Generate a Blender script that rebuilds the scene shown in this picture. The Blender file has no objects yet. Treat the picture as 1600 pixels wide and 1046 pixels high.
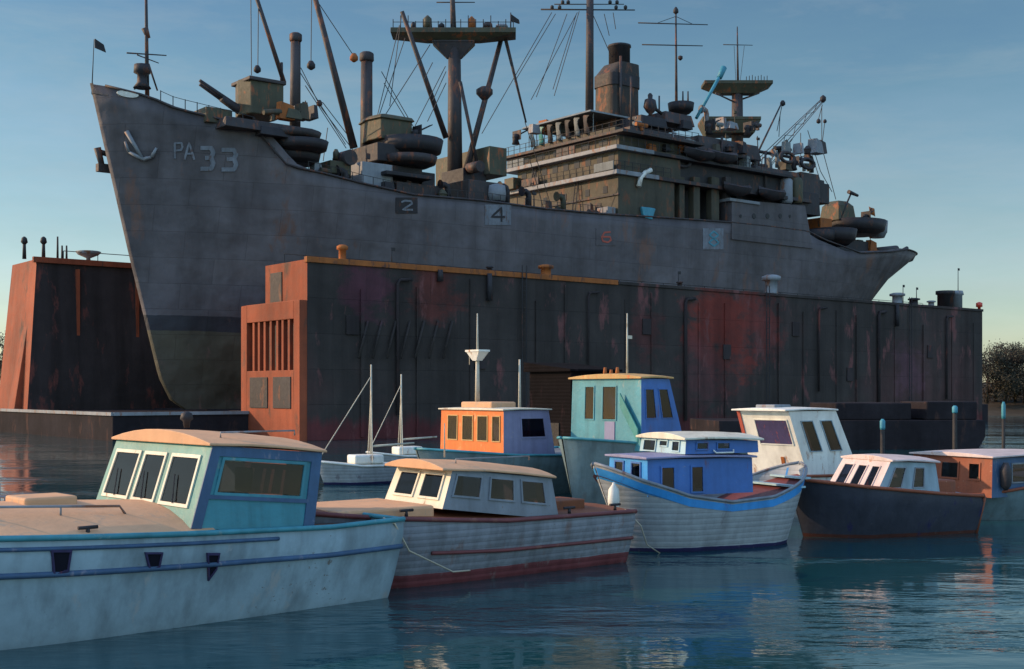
import bpy, bmesh, math, random
from mathutils import Vector, Matrix
random.seed(7)
scene = bpy.context.scene
col = scene.collection
F = 1931.0; HC = 4.0; Y0 = 612.0          # focal length in photo pixels, eye height, horizon row

# ------------------------------------------------------------------ camera
cd = bpy.data.cameras.new('camera'); cam = bpy.data.objects.new('camera', cd); col.objects.link(cam)
cam.location = (0, 0, HC); cam.rotation_euler = (math.radians(90), 0, 0)
cd.sensor_width = 36.0; cd.lens = 36.0 * F / 1600.0
cd.shift_y = (Y0 - 523.0) / 1600.0
cd.clip_start = 0.1; cd.clip_end = 9000
scene.camera = cam

# ------------------------------------------------------------------ light
SUN_EL = 21.0; SUN_AZ = 173.0            # azimuth counted from +X towards +Y: the sun stands to the left
sl = bpy.data.lights.new('sun', 'SUN'); so = bpy.data.objects.new('sun', sl); col.objects.link(so)
sl.energy = 4.8; sl.angle = math.radians(0.5); sl.color = (1.0, 0.70, 0.46)
sd = Vector((math.cos(math.radians(SUN_EL)) * math.cos(math.radians(SUN_AZ)),
             math.cos(math.radians(SUN_EL)) * math.sin(math.radians(SUN_AZ)), math.sin(math.radians(SUN_EL))))
so.rotation_euler = sd.to_track_quat('Z', 'Y').to_euler()
sl.color = (1.0, .67, .40); so.location = (-60, 0, 60)
w = bpy.data.worlds.new('World'); scene.world = w; w.use_nodes = True
nt = w.node_tree; N = nt.nodes; L = nt.links
bg = N['Background']; bg.inputs[1].default_value = 0.15
sky = N.new('ShaderNodeTexSky'); sky.sky_type = 'NISHITA'; sky.sun_disc = False
sky.sun_elevation = math.radians(SUN_EL); sky.sun_rotation = math.radians(90 - SUN_AZ)
sky.air_density = 1.0; sky.dust_density = 0.6; sky.ozone_density = 2.0
tc = N.new('ShaderNodeTexCoord'); sx = N.new('ShaderNodeSeparateXYZ'); L.new(tc.outputs['Generated'], sx.inputs[0])
mp = N.new('ShaderNodeMapping'); mp.inputs['Scale'].default_value = (2.6, 2.6, 10.0); L.new(tc.outputs['Generated'], mp.inputs[0])
no = N.new('ShaderNodeTexNoise'); no.inputs['Scale'].default_value = 1.6; no.inputs['Detail'].default_value = 6; no.inputs['Roughness'].default_value = .62
L.new(mp.outputs[0], no.inputs[0])
ad = N.new('ShaderNodeMath'); ad.operation = 'MULTIPLY_ADD'; ad.inputs[1].default_value = 0.30; L.new(no.outputs[0], ad.inputs[0]); L.new(sx.outputs[2], ad.inputs[2])
rp = N.new('ShaderNodeValToRGB'); L.new(ad.outputs[0], rp.inputs[0])
SKYRAMP = [(0.115, (.92, .96, 1.06)), (0.195, (.93, .94, .92)), (0.285, (.82, .87, .82)), (0.395, (.66, .79, .75)), (0.51, (.55, .70, .73)), (0.72, (1.8, 1.7, 1.65)), (1.0, (3.2, 2.9, 2.7))]
e = rp.color_ramp.elements
e[0].position = SKYRAMP[0][0]; e[0].color = (*SKYRAMP[0][1], 1); e[1].position = SKYRAMP[-1][0]; e[1].color = (*SKYRAMP[-1][1], 1)
for p_, c_ in SKYRAMP[1:-1]:
    q = e.new(p_); q.color = (*c_, 1)
mx = N.new('ShaderNodeMix'); mx.data_type = 'RGBA'; mx.blend_type = 'MULTIPLY'; mx.inputs[0].default_value = 1.0
L.new(sky.outputs[0], mx.inputs[6]); L.new(rp.outputs[0], mx.inputs[7]); mp2 = N.new('ShaderNodeMapping'); mp2.inputs['Scale'].default_value = (1.5, 1.5, 7.0); mp2.inputs['Rotation'].default_value = (0, .12, .5); L.new(tc.outputs['Generated'], mp2.inputs[0])
n2 = N.new('ShaderNodeTexNoise'); n2.inputs['Scale'].default_value = 2.3; n2.inputs['Detail'].default_value = 8; n2.inputs['Roughness'].default_value = .66; n2.inputs['Distortion'].default_value = .5; L.new(mp2.outputs[0], n2.inputs[0])
r2 = N.new('ShaderNodeMapRange'); r2.inputs[1].default_value = .46; r2.inputs[2].default_value = .78; r2.inputs[3].default_value = 0; r2.inputs[4].default_value = .32; L.new(n2.outputs[0], r2.inputs[0])
mx3 = N.new('ShaderNodeMix'); mx3.data_type = 'RGBA'; L.new(r2.outputs[0], mx3.inputs[0]); L.new(mx.outputs[2], mx3.inputs[6]); mx3.inputs[7].default_value = (3.3, 3.6, 3.7, 1)
# unseen sky high up and behind the viewer boosted to lift the shade
br = N.new('ShaderNodeMapRange'); br.inputs[1].default_value = .15; br.inputs[2].default_value = -.85; br.inputs[3].default_value = 1.0; br.inputs[4].default_value = 2.3; L.new(sx.outputs[1], br.inputs[0])
mx2 = N.new('ShaderNodeVectorMath'); mx2.operation = 'SCALE'; L.new(mx3.outputs[2], mx2.inputs[0]); L.new(br.outputs[0], mx2.inputs['Scale']); L.new(mx2.outputs[0], bg.inputs[0])
scene.view_settings.view_transform = 'Standard'; scene.view_settings.look = 'None'
scene.view_settings.exposure = 0.0; scene.view_settings.gamma = 1.0
scene.render.engine = 'CYCLES'; scene.cycles.max_bounces = 5

# ------------------------------------------------------------------ helpers
class Frame:
    """a boat's own axes: x from bow to stern, y away from the camera, z up"""
    def __init__(s, px, D, deg):
        s.a = math.radians(deg); s.P = ((px - 800) / F * D, D); s.u = (math.cos(s.a), math.sin(s.a)); s.v = (-s.u[1], s.u[0])
    def pix(s, px, py, o):
        dx = (px - 800) / F
        t = (dx * (s.P[1] + o * s.v[1]) - s.P[0] - o * s.v[0]) / (s.u[0] - dx * s.u[1])
        return t, HC + (Y0 - py) * (s.P[1] + t * s.u[1] + o * s.v[1]) / F
    def pixs(s, px, py, t):
        dx = (px - 800) / F
        o = (dx * (s.P[1] + t * s.u[1]) - s.P[0] - t * s.u[0]) / (s.v[0] - dx * s.v[1])
        return o, HC + (Y0 - py) * (s.P[1] + t * s.u[1] + o * s.v[1]) / F
    def pt(s, px, py, o):
        t, z = s.pix(px, py, o); return (t, o, z)
    def world(s, t, o, z=0.0):
        return Vector((s.P[0] + t * s.u[0] + o * s.v[0], s.P[1] + t * s.u[1] + o * s.v[1], z))

def tag(o, label=None, cat=None, group=None, kind=None):
    if label: o['label'] = label
    if cat: o['category'] = cat
    if group: o['group'] = group
    if kind: o['kind'] = kind
    return o

def empty(name, loc, rz=0.0):
    o = bpy.data.objects.new(name, None); o.location = loc; o.rotation_euler = (0, 0, rz); o.empty_display_size = .3
    col.objects.link(o); return o

class MB:
    def __init__(s): s.bm = bmesh.new()
    def face(s, pts, mi=0):
        f = s.bm.faces.new([s.bm.verts.new(p) for p in pts]); f.material_index = mi; return f
    def hexa(s, q, mi=0, fm=None):
        """q: eight corners, four below then four above, both in the same turning order"""
        v = [s.bm.verts.new(p) for p in q]
        for k, idx in enumerate([(0, 3, 2, 1), (4, 5, 6, 7), (0, 1, 5, 4), (1, 2, 6, 5), (2, 3, 7, 6), (3, 0, 4, 7)]):
            f = s.bm.faces.new([v[i] for i in idx]); f.material_index = fm[k] if fm else mi
        return s
    def box(s, x0, x1, y0, y1, z0, z1, mi=0):
        return s.hexa([(x0, y0, z0), (x1, y0, z0), (x1, y1, z0), (x0, y1, z0), (x0, y0, z1), (x1, y0, z1), (x1, y1, z1), (x0, y1, z1)], mi)
    def tube(s, p, q, r0, r1=None, n=8, mi=0):
        r1 = r0 if r1 is None else r1
        p = Vector(p); q = Vector(q); d = (q - p)
        if d.length < 1e-6: return s
        d.normalize(); a = d.orthogonal().normalized(); b = d.cross(a)
        A = []; B = []
        for k in range(n):
            c = math.cos(2 * math.pi * k / n); e_ = math.sin(2 * math.pi * k / n)
            A.append(s.bm.verts.new(p + (a * c + b * e_) * r0)); B.append(s.bm.verts.new(q + (a * c + b * e_) * r1))
        for k in range(n):
            f = s.bm.faces.new([A[k], A[(k + 1) % n], B[(k + 1) % n], B[k]]); f.material_index = mi; f.smooth = n > 5
        s.bm.faces.new(A[::-1]).material_index = mi; s.bm.faces.new(B).material_index = mi
        return s
    def path(s, pts, r, n=6, mi=0):
        P = [Vector(p) for p in pts]; P = [p for i, p in enumerate(P) if i == 0 or (p - P[i - 1]).length > 1e-5]; rings = []; a = None
        for i, p in enumerate(P):
            d = (P[min(len(P) - 1, i + 1)] - P[max(0, i - 1)]).normalized()
            a = d.orthogonal().normalized() if a is None else (a - d * a.dot(d)).normalized()
            b = d.cross(a); rings.append([tuple(p + (a * math.cos(6.28319 * k / n) + b * math.sin(6.28319 * k / n)) * r) for k in range(n)])
        return s.loft(rings, closed=True, mi=mi, cap=True)
    def lathe(s, c, prof, n=16, sx_=1.0, sy_=1.0, mi=0):
        rings = []
        for r, z in prof:
            rings.append([s.bm.verts.new((c[0] + r * sx_ * math.cos(2 * math.pi * k / n), c[1] + r * sy_ * math.sin(2 * math.pi * k / n), c[2] + z)) for k in range(n)])
        for A, B in zip(rings[:-1], rings[1:]):
            for k in range(n):
                f = s.bm.faces.new([A[k], A[(k + 1) % n], B[(k + 1) % n], B[k]]); f.material_index = mi; f.smooth = True
        s.bm.faces.new(rings[0][::-1]).material_index = mi; s.bm.faces.new(rings[-1]).material_index = mi
        return s
    def loft(s, rings, closed=False, mi=0, smooth=True, cap=False):
        V = [[s.bm.verts.new(p) for p in r] for r in rings]
        for A, B in zip(V[:-1], V[1:]):
            n = len(A)
            for k in range(n if closed else n - 1):
                try:
                    f = s.bm.faces.new([A[k], A[(k + 1) % n], B[(k + 1) % n], B[k]]); f.material_index = mi; f.smooth = smooth
                except ValueError: pass
        if cap:
            s.bm.faces.new(V[0][::-1]).material_index = mi; s.bm.faces.new(V[-1]).material_index = mi
        return s
    def slab(s, quad, d0, d1, mi=0):
        """a plate on a four-cornered face, from d0 to d1 along its outward normal"""
        q = [Vector(p) for p in quad]; n = (q[1] - q[0]).cross(q[3] - q[0]).normalized()
        return s.hexa([p + n * d0 for p in q] + [p + n * d1 for p in q], mi)
    def build(s, name, mats, parent=None, org=(0, 0, 0), bevel=0.0, weld=True):
        if weld: bmesh.ops.remove_doubles(s.bm, verts=s.bm.verts, dist=1e-5)
        bmesh.ops.recalc_face_normals(s.bm, faces=s.bm.faces)
        if org != (0, 0, 0): bmesh.ops.translate(s.bm, vec=-Vector(org), verts=s.bm.verts)
        me = bpy.data.meshes.new(name); s.bm.to_mesh(me); s.bm.free()
        for m in (mats if isinstance(mats, (list, tuple)) else [mats]): me.materials.append(m)
        o = bpy.data.objects.new(name, me); col.objects.link(o)
        if parent: o.parent = parent
        if bevel:
            md = o.modifiers.new('bevel', 'BEVEL'); md.width = bevel; md.segments = 2; md.limit_method = 'ANGLE'; md.angle_limit = math.radians(40)
        return o

def lerp(a, b, t): return a + (b - a) * t
def interp(tab, x):
    if x <= tab[0][0]: return tab[0][1]
    for (a, b), (c, d) in zip(tab[:-1], tab[1:]):
        if x <= c: return b + (d - b) * (x - a) / (c - a)
    return tab[-1][1]
def quad_at(q, u, v):
    q = [Vector(p) for p in q]
    return (q[0].lerp(q[1], u)).lerp(q[3].lerp(q[2], u), v)
def subquad(q, u0, u1, v0, v1, lean=0.0):
    return [quad_at(q, u0, v0), quad_at(q, u1, v0), quad_at(q, u1 + lean, v1), quad_at(q, u0 + lean, v1)]

# ------------------------------------------------------------------ materials
S = Frame(480, 100, 38.7)                 # axes shared by the dock and the ship standing in it
def paint(name, base, var=.35, rust=0.0, rustcol=(.19, .06, .025), scale=.5, rough=.6, bump=.12, streak=.35, bands=None, dark=None, patch=None, planks=0.0, metal=0.0, spec=.3, spots=None, plates=None, tide=None, dents=0.0, dentw=3.0, chips=None):
    """worn paint: blotches, vertical run marks, rust breaking through, optional paint bands by height and patches"""
    m = bpy.data.materials.new(name); m.use_nodes = True
    t = m.node_tree; n = t.nodes; l = t.links; bs = n['Principled BSDF']
    bs.inputs['Specular IOR Level'].default_value = spec; bs.inputs['Roughness'].default_value = rough; bs.inputs['Metallic'].default_value = metal
    g = n.new('ShaderNodeNewGeometry')
    def noise(sc, det=6, ro=.6, mapscale=None, off=0):
        x = n.new('ShaderNodeTexNoise'); x.inputs['Scale'].default_value = sc; x.inputs['Detail'].default_value = det; x.inputs['Roughness'].default_value = ro
        mm = n.new('ShaderNodeMapping'); mm.inputs['Scale'].default_value = mapscale or (1, 1, 1); mm.inputs['Location'].default_value = (off, off * .7, off * .3)
        l.new(g.outputs['Position'], mm.inputs[0]); l.new(mm.outputs[0], x.inputs[0]); return x.outputs[0]
    def ramp(inp, a, b, ca, cb):
        r = n.new('ShaderNodeValToRGB'); r.color_ramp.elements[0].position = a; r.color_ramp.elements[1].position = b
        r.color_ramp.elements[0].color = (*ca, 1); r.color_ramp.elements[1].color = (*cb, 1); l.new(inp, r.inputs[0]); return r.outputs[0]
    def mix(fac, a, b, mode='MIX'):
        x = n.new('ShaderNodeMix'); x.data_type = 'RGBA'; x.blend_type = mode
        for v_, k in ((fac, 0), (a, 6), (b, 7)):
            if hasattr(v_, 'node'): l.new(v_, x.inputs[k])
            elif k == 0: x.inputs[0].default_value = v_
            else: x.inputs[k].default_value = (*v_, 1)
        return x.outputs[2]
    c = base
    big = noise(scale * .45, 5, .62, off=3)
    if bands:
        sp = n.new('ShaderNodeSeparateXYZ'); l.new(g.outputs['Position'], sp.inputs[0])
        ma = n.new('ShaderNodeMath'); ma.operation = 'MULTIPLY_ADD'; ma.inputs[1].default_value = bands['wob']; l.new(big, ma.inputs[0]); l.new(sp.outputs[2], ma.inputs[2])
        for z, cc in bands['list']:                      # colour below height z
            st = n.new('ShaderNodeMath'); st.operation = 'LESS_THAN'; st.inputs[1].default_value = z + bands['wob'] * .5; l.new(ma.outputs[0], st.inputs[0])
            c = mix(st.outputs[0], c, cc)
    if patch:
        pc, lo, hi = patch
        c = mix(ramp(noise(scale * .22, 4, .55, off=11), lo, hi, (0, 0, 0), (1, 1, 1)), c, pc)
    for (cx_, cy_, cz_), rad, sc_ in (spots or []):      # primer patches of their own place on the wall
        vd = n.new('ShaderNodeVectorMath'); vd.operation = 'DISTANCE'; vd.inputs[1].default_value = (cx_, cy_, cz_ * 1.0); l.new(g.outputs['Position'], vd.inputs[0])
        k1 = n.new('ShaderNodeMath'); k1.operation = 'DIVIDE'; k1.inputs[1].default_value = rad * 2.0; l.new(vd.outputs['Value'], k1.inputs[0])
        k2 = n.new('ShaderNodeMath'); k2.operation = 'MULTIPLY_ADD'; k2.inputs[1].default_value = 1.1; l.new(noise(.35, 7, .7, (1, 1, 1.6), off=31), k2.inputs[0]); l.new(k1.outputs[0], k2.inputs[2])
        c = mix(ramp(k2.outputs[0], .72, .92, (.7,) * 3, (0, 0, 0)), c, sc_)
    if tide:
        sp2 = n.new('ShaderNodeSeparateXYZ'); l.new(g.outputs['Position'], sp2.inputs[0])
        k3 = n.new('ShaderNodeMath'); k3.operation = 'MULTIPLY_ADD'; k3.inputs[1].default_value = tide[1]; l.new(noise(scale * 2, 6, .7, (2, 2, .3), off=41), k3.inputs[0]); l.new(sp2.outputs[2], k3.inputs[2])
        mr = n.new('ShaderNodeMapRange'); mr.inputs[1].default_value = tide[0] + tide[1] * .35; mr.inputs[2].default_value = tide[0] + tide[1] * .65; mr.inputs[3].default_value = .75; mr.inputs[4].default_value = 0; l.new(k3.outputs[0], mr.inputs[0])
        c = mix(mr.outputs[0], c, tide[2])
    br = tuple(min(1, 1 + var * .5) for _ in range(3)); dk = (1 - var,) * 3
    c = mix(1.0, c, ramp(big, .3, .72, dk, br), 'MULTIPLY')
    fine = noise(scale * 4, 6, .65, off=5)
    c = mix(.6, c, ramp(fine, .3, .75, (1 - var * .7,) * 3, (1 + var * .2,) * 3), 'MULTIPLY')
    st_ = noise(scale * 1.0, 5, .6, (2.6, 2.6, .16), off=8)
    if streak: c = mix(streak, c, ramp(st_, .42, .7, (1.08,) * 3, (.45, .42, .4)), 'MULTIPLY')
    if scale >= .9 and chips:
        ch = noise(scale * 7, 5, .7, (1, 1, 1.5), off=61); c2_ = n.new('ShaderNodeMath'); c2_.operation = 'MULTIPLY_ADD'; c2_.inputs[1].default_value = .55; l.new(big, c2_.inputs[0]); l.new(ch, c2_.inputs[2])
        c = mix(ramp(c2_.outputs[0], .985, 1.01, (0, 0, 0), (.85,) * 3), c, chips)
    if rust:
        rn = noise(scale * 1.3, 8, .68, (1.5, 1.5, .55), off=21)
        c = mix(ramp(rn, .62 - rust * .25, .70 - rust * .2, (0, 0, 0), (1, 1, 1)), c, rustcol)
    hts = [(fine, 1.0)]
    if plates:
        mm = n.new('ShaderNodeMapping'); mm.vector_type = 'POINT'; mm.inputs['Rotation'].default_value = (0, 0, -S.a); l.new(g.outputs['Position'], mm.inputs[0])
        s3 = n.new('ShaderNodeSeparateXYZ'); l.new(mm.outputs[0], s3.inputs[0]); cb_ = n.new('ShaderNodeCombineXYZ'); l.new(s3.outputs[0], cb_.inputs[0]); l.new(s3.outputs[2], cb_.inputs[1])
        bk = n.new('ShaderNodeTexBrick'); bk.inputs['Scale'].default_value = 1.0; bk.inputs['Brick Width'].default_value = plates[0]; bk.inputs['Row Height'].default_value = plates[1]; bk.inputs['Mortar Size'].default_value = .035; bk.inputs['Mortar Smooth'].default_value = .6
        bk.inputs['Color1'].default_value = (1.08, 1.08, 1.08, 1); bk.inputs['Color2'].default_value = (.84, .84, .86, 1); bk.inputs['Mortar'].default_value = (.5, .48, .47, 1); l.new(cb_.outputs[0], bk.inputs['Vector'])
        c = mix(plates[2], c, bk.outputs[0], 'MULTIPLY'); hts.append((bk.outputs['Fac'], -.8))
    if dents: hts.append((noise(dents, 2, .4, (1, 1, 1), off=51), dentw))
    if planks:
        wv = n.new('ShaderNodeTexWave'); wv.bands_direction = 'Z'; wv.inputs['Scale'].default_value = planks; wv.inputs['Distortion'].default_value = .4
        l.new(g.outputs['Position'], wv.inputs[0])
        c = mix(.55, c, ramp(wv.outputs[1], .01, .07, (.5,) * 3, (1, 1, 1)), 'MULTIPLY')
    l.new(c, bs.inputs['Base Color'])
    rr = n.new('ShaderNodeMapRange'); rr.inputs[3].default_value = max(0, rough - .15); rr.inputs[4].default_value = min(1, rough + .2); l.new(fine, rr.inputs[0]); l.new(rr.outputs[0], bs.inputs['Roughness'])
    if bump:
        if planks: hts.append((wv.outputs[1], .5))
        hsum = None
        for h_, k_ in hts:
            ma_ = n.new('ShaderNodeMath'); ma_.operation = 'MULTIPLY_ADD'; ma_.inputs[1].default_value = k_; l.new(h_, ma_.inputs[0])
            if hsum is not None: l.new(hsum, ma_.inputs[2])
            else: ma_.inputs[2].default_value = 0
            hsum = ma_.outputs[0]
        bp = n.new('ShaderNodeBump'); bp.inputs['Strength'].default_value = bump; bp.inputs['Distance'].default_value = .15; l.new(hsum, bp.inputs['Height']); l.new(bp.outputs[0], bs.inputs['Normal'])
    return m

def simple(name, c, rough=.5, metal=0, spec=.5, emit=0):
    m = bpy.data.materials.new(name); m.use_nodes = True; b = m.node_tree.nodes['Principled BSDF']
    b.inputs['Base Color'].default_value = (*c, 1); b.inputs['Roughness'].default_value = rough; b.inputs['Metallic'].default_value = metal
    b.inputs['Specular IOR Level'].default_value = spec
    return m

def window_pane(name):
    m = bpy.data.materials.new(name); m.use_nodes = True; t = m.node_tree; n = t.nodes; l = t.links; n.remove(n['Principled BSDF'])
    tr = n.new('ShaderNodeBsdfTransparent'); tr.inputs[0].default_value = (.30, .27, .32, 1); gl = n.new('ShaderNodeBsdfGlossy'); gl.inputs['Roughness'].default_value = .03
    ge = n.new('ShaderNodeNewGeometry'); dt = n.new('ShaderNodeVectorMath'); dt.operation = 'DOT_PRODUCT'; l.new(ge.outputs['Normal'], dt.inputs[0]); l.new(ge.outputs['Incoming'], dt.inputs[1])
    def mth(op, a, b=None, c=None):
        x = n.new('ShaderNodeMath'); x.operation = op
        for k, v_ in enumerate((a, b, c)):
            if v_ is None: continue
            if hasattr(v_, 'node'): l.new(v_, x.inputs[k])
            else: x.inputs[k].default_value = v_
        return x.outputs[0]
    f_ = mth('MULTIPLY_ADD', mth('POWER', mth('SUBTRACT', 1.0, mth('ABSOLUTE', dt.outputs['Value'])), 5.0), .9, .022)
    mi = n.new('ShaderNodeMixShader'); l.new(f_, mi.inputs[0]); l.new(tr.outputs[0], mi.inputs[1]); l.new(gl.outputs[0], mi.inputs[2]); l.new(mi.outputs[0], n['Material Output'].inputs[0]); return m
OX = (.36, .085, .036)
M = dict(
    hull=paint('ship hull paint', (.152, .136, .142), .5, .16, (.15, .085, .065), .16, .62, .3, .6, plates=(5.2, 2.3, .55), dents=.45, dentw=7.0, bands=dict(wob=1.0, list=[(11.0, (.05, .052, .06)), (9.6, (.12, .11, .075))])),
    sup=paint('deckhouse paint', (.095, .085, .058), .5, .3, (.15, .06, .03), .5, .65, .2, .4),
    dark=paint('dark deck gear', (.042, .038, .042), .5, .22, (.12, .045, .025), .7, .6, .2, .3),
    mast=paint('mast paint', (.065, .055, .055), .45, .32, (.17, .06, .03), .8, .6, .2, .3),
    funnel=paint('funnel paint', (.065, .055, .045), .5, .35, (.2, .07, .03), .6, .65, .25, .6),
    edge=paint('pale deck edge', (.27, .29, .31), .35, .3, (.2, .09, .05), .6, .55, .1, .3),
    canvas=paint('folded canvas', (.25, .27, .26), .4, 0, scale=1.2, rough=.9),
    gun=paint('gun shield paint', (.095, .09, .055), .4, .3, (.25, .08, .03), .8, .6, .15, .3),
    wire=simple('wire rope', (.02, .018, .018), .7),
    mark=paint('hull marking paint', (.23, .25, .28), .4, .3, (.12, .08, .07), 1.5, .7, .05, .3),
    markred=simple('red marking paint', (.4, .08, .05), .7),
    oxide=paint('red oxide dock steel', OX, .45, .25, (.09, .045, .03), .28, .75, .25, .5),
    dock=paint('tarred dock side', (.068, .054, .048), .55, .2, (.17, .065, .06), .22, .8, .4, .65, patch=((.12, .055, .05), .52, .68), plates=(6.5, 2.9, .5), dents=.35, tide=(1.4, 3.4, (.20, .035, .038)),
              spots=[(tuple(S.world(S.pix(x_, y_, 0)[0], 0, S.pix(x_, y_, 0)[1])), r_, c_) for x_, y_, r_, c_ in ((1130, 508, 9, (.36, .05, .03)), (1195, 512, 5, (.26, .055, .045)), (1100, 585, 6, (.15, .055, .055)), (1010, 520, 4, (.16, .05, .045)), (1420, 580, 5, (.17, .08, .10)), (575, 450, 4, (.2, .06, .09)), (680, 455, 4, (.26, .06, .045)))]),
    dockin=paint('tarred inner dock wall', (.06, .045, .045), .55, .25, (.15, .045, .035), .25, .85, .3, .7),
    apron=paint('black pontoon paint', (.035, .03, .034), .5, .2, (.06, .035, .03), .5, .92, .2, .3, spec=.08),
    orange=paint('orange deck gear', (.42, .13, .03), .4, .3, (.12, .05, .03), 1.0, .7, .15, .3),
    bluegrey=paint('blue grey boat paint', (.34, .46, .52), .3, .05, (.36, .38, .38), .9, .55, .08, .6, tide=(-.08, .42, (.05, .058, .04)), chips=(.17, .15, .13)),
    teal=paint('teal boat paint', (.05, .27, .25), .32, .08, (.20, .30, .24), 1.2, .45, .08, .3, chips=(.42, .40, .32)),
    tealbl=paint('teal blue boat paint', (.07, .30, .36), .3, .12, (.3, .34, .3), 1.2, .45, .1, .4, chips=(.36, .36, .3)),
    slate=paint('slate blue trim', (.07, .14, .25), .35, .12, (.2, .2, .25), 1.4, .55, .1, .3),
    navy=paint('deep blue boat paint', (.06, .17, .46), .3, .1, (.1, .08, .16), 1.2, .45, .08, .3, chips=(.2, .22, .3)),
    blue=paint('bright blue boat paint', (.04, .30, .70), .3, .1, (.08, .1, .3), 1.2, .45, .08, .3, chips=(.3, .35, .4)),
    pale=paint('pale blue boat paint', (.36, .55, .62), .25, .08, (.2, .2, .2), 1.3, .45, .08, .3),
    white=paint('white boat paint', (.80, .80, .72), .22, .12, (.35, .18, .10), 1.2, .5, .08, .3, chips=(.3, .2, .13)),
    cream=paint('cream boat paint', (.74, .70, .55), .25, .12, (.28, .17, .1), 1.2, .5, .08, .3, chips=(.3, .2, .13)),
    pink=paint('faded pinkish white paint', (.66, .54, .50), .22, .12, (.4, .2, .12), 1.2, .5, .08, .3, chips=(.3, .2, .14)),
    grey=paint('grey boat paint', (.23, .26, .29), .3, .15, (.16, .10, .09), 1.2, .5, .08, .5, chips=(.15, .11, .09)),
    hullb=paint('worn grey timber hull', (.28, .30, .33), .35, .10, (.19, .14, .13), 1.2, .6, .15, .6, planks=2.2, bands=dict(wob=.12, list=[(.26, (.22, .06, .065))]), tide=(-.08, .42, (.05, .058, .04)), chips=(.12, .08, .06)),
    hullc=paint('grey white boat hull', (.40, .44, .46), .3, .05, (.16, .15, .17), 1.2, .55, .1, .35, planks=2.2, bands=dict(wob=.1, list=[(.10, (.03, .028, .10))]), tide=(-.08, .42, (.05, .058, .04)), chips=(.2, .16, .13)),
    hulld=paint('dark navy boat hull', (.05, .055, .075), .4, .1, (.02, .018, .07), 1.0, .45, .1, .4, bands=dict(wob=.08, list=[(.10, (.10, .035, .025))]), tide=(-.08, .42, (.05, .058, .04)), chips=(.12, .11, .10)),
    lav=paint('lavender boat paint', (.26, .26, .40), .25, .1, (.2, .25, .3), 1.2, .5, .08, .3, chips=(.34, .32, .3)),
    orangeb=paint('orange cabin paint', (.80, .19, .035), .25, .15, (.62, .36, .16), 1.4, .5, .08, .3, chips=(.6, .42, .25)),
    rustb=paint('rust brown cabin paint', (.30, .085, .04), .35, .2, (.2, .07, .04), 1.3, .6, .1, .3, chips=(.4, .25, .15)),
    peach=paint('sun bleached deck canvas', (.70, .40, .22), .22, .15, (.42, .30, .20), 1.0, .8, .1, .1, chips=(.34, .24, .16)),
    wood=paint('varnished brown deck', (.26, .085, .035), .4, .2, (.12, .05, .03), 1.5, .6, .1, .1),
    maroon=paint('maroon rub rail', (.2, .06, .06), .4, .2, (.2, .08, .06), 1.5, .5, .1, .1),
    ochre=paint('ochre cabin top', (.60, .38, .15), .3, .2, (.55, .15, .05), 1.4, .7, .1, .1, chips=(.35, .15, .07)),
    hullt=paint('grey green boat hull', (.17, .25, .27), .35, .08, (.12, .14, .14), 1.2, .55, .1, .5, tide=(-.08, .42, (.05, .058, .04)), chips=(.12, .09, .07)),
    glass=simple('dark window glass', (.012, .011, .018), .22, 0, .18),
    pane=window_pane('tinted window glass'),
    curtain=paint('faded curtain', (.42, .42, .48), .3, 0, scale=3, rough=.9, streak=.6),
    fender=paint('purple fender canvas', (.06, .05, .13), .4, .2, (.22, .05, .04), 3, .8, .1, .2),
    rope=simple('pale rope', (.45, .40, .30), .9),
    spar=paint('weathered white spar', (.62, .58, .46), .3, .2, (.3, .24, .16), 2.0, .6, .1, .2),
    shed=paint('black tarred boards', (.012, .010, .011), .5, .1, (.03, .018, .02), .8, .95, .2, .3, planks=2.0, spec=.05),
    pile=paint('wet pile timber', (.05, .045, .04), .5, .2, (.02, .03, .02), 2.0, .7, .3, .5),
    turq=paint('turquoise post cap', (.07, .30, .38), .3, 0, scale=3, rough=.5),
    bark=paint('tree bark', (.06, .045, .03), .4, 0, scale=2, rough=.9),
    leaf=paint('tree foliage', (.05, .045, .025), .5, 0, scale=.8, rough=.8, bump=0, streak=0),
    leaf2=paint('dull olive foliage', (.065, .048, .03), .5, 0, scale=.8, rough=.8, bump=0, streak=0),
    land=paint('shore earth', (.07, .055, .035), .5, 0, scale=.3, rough=.9),
)

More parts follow.
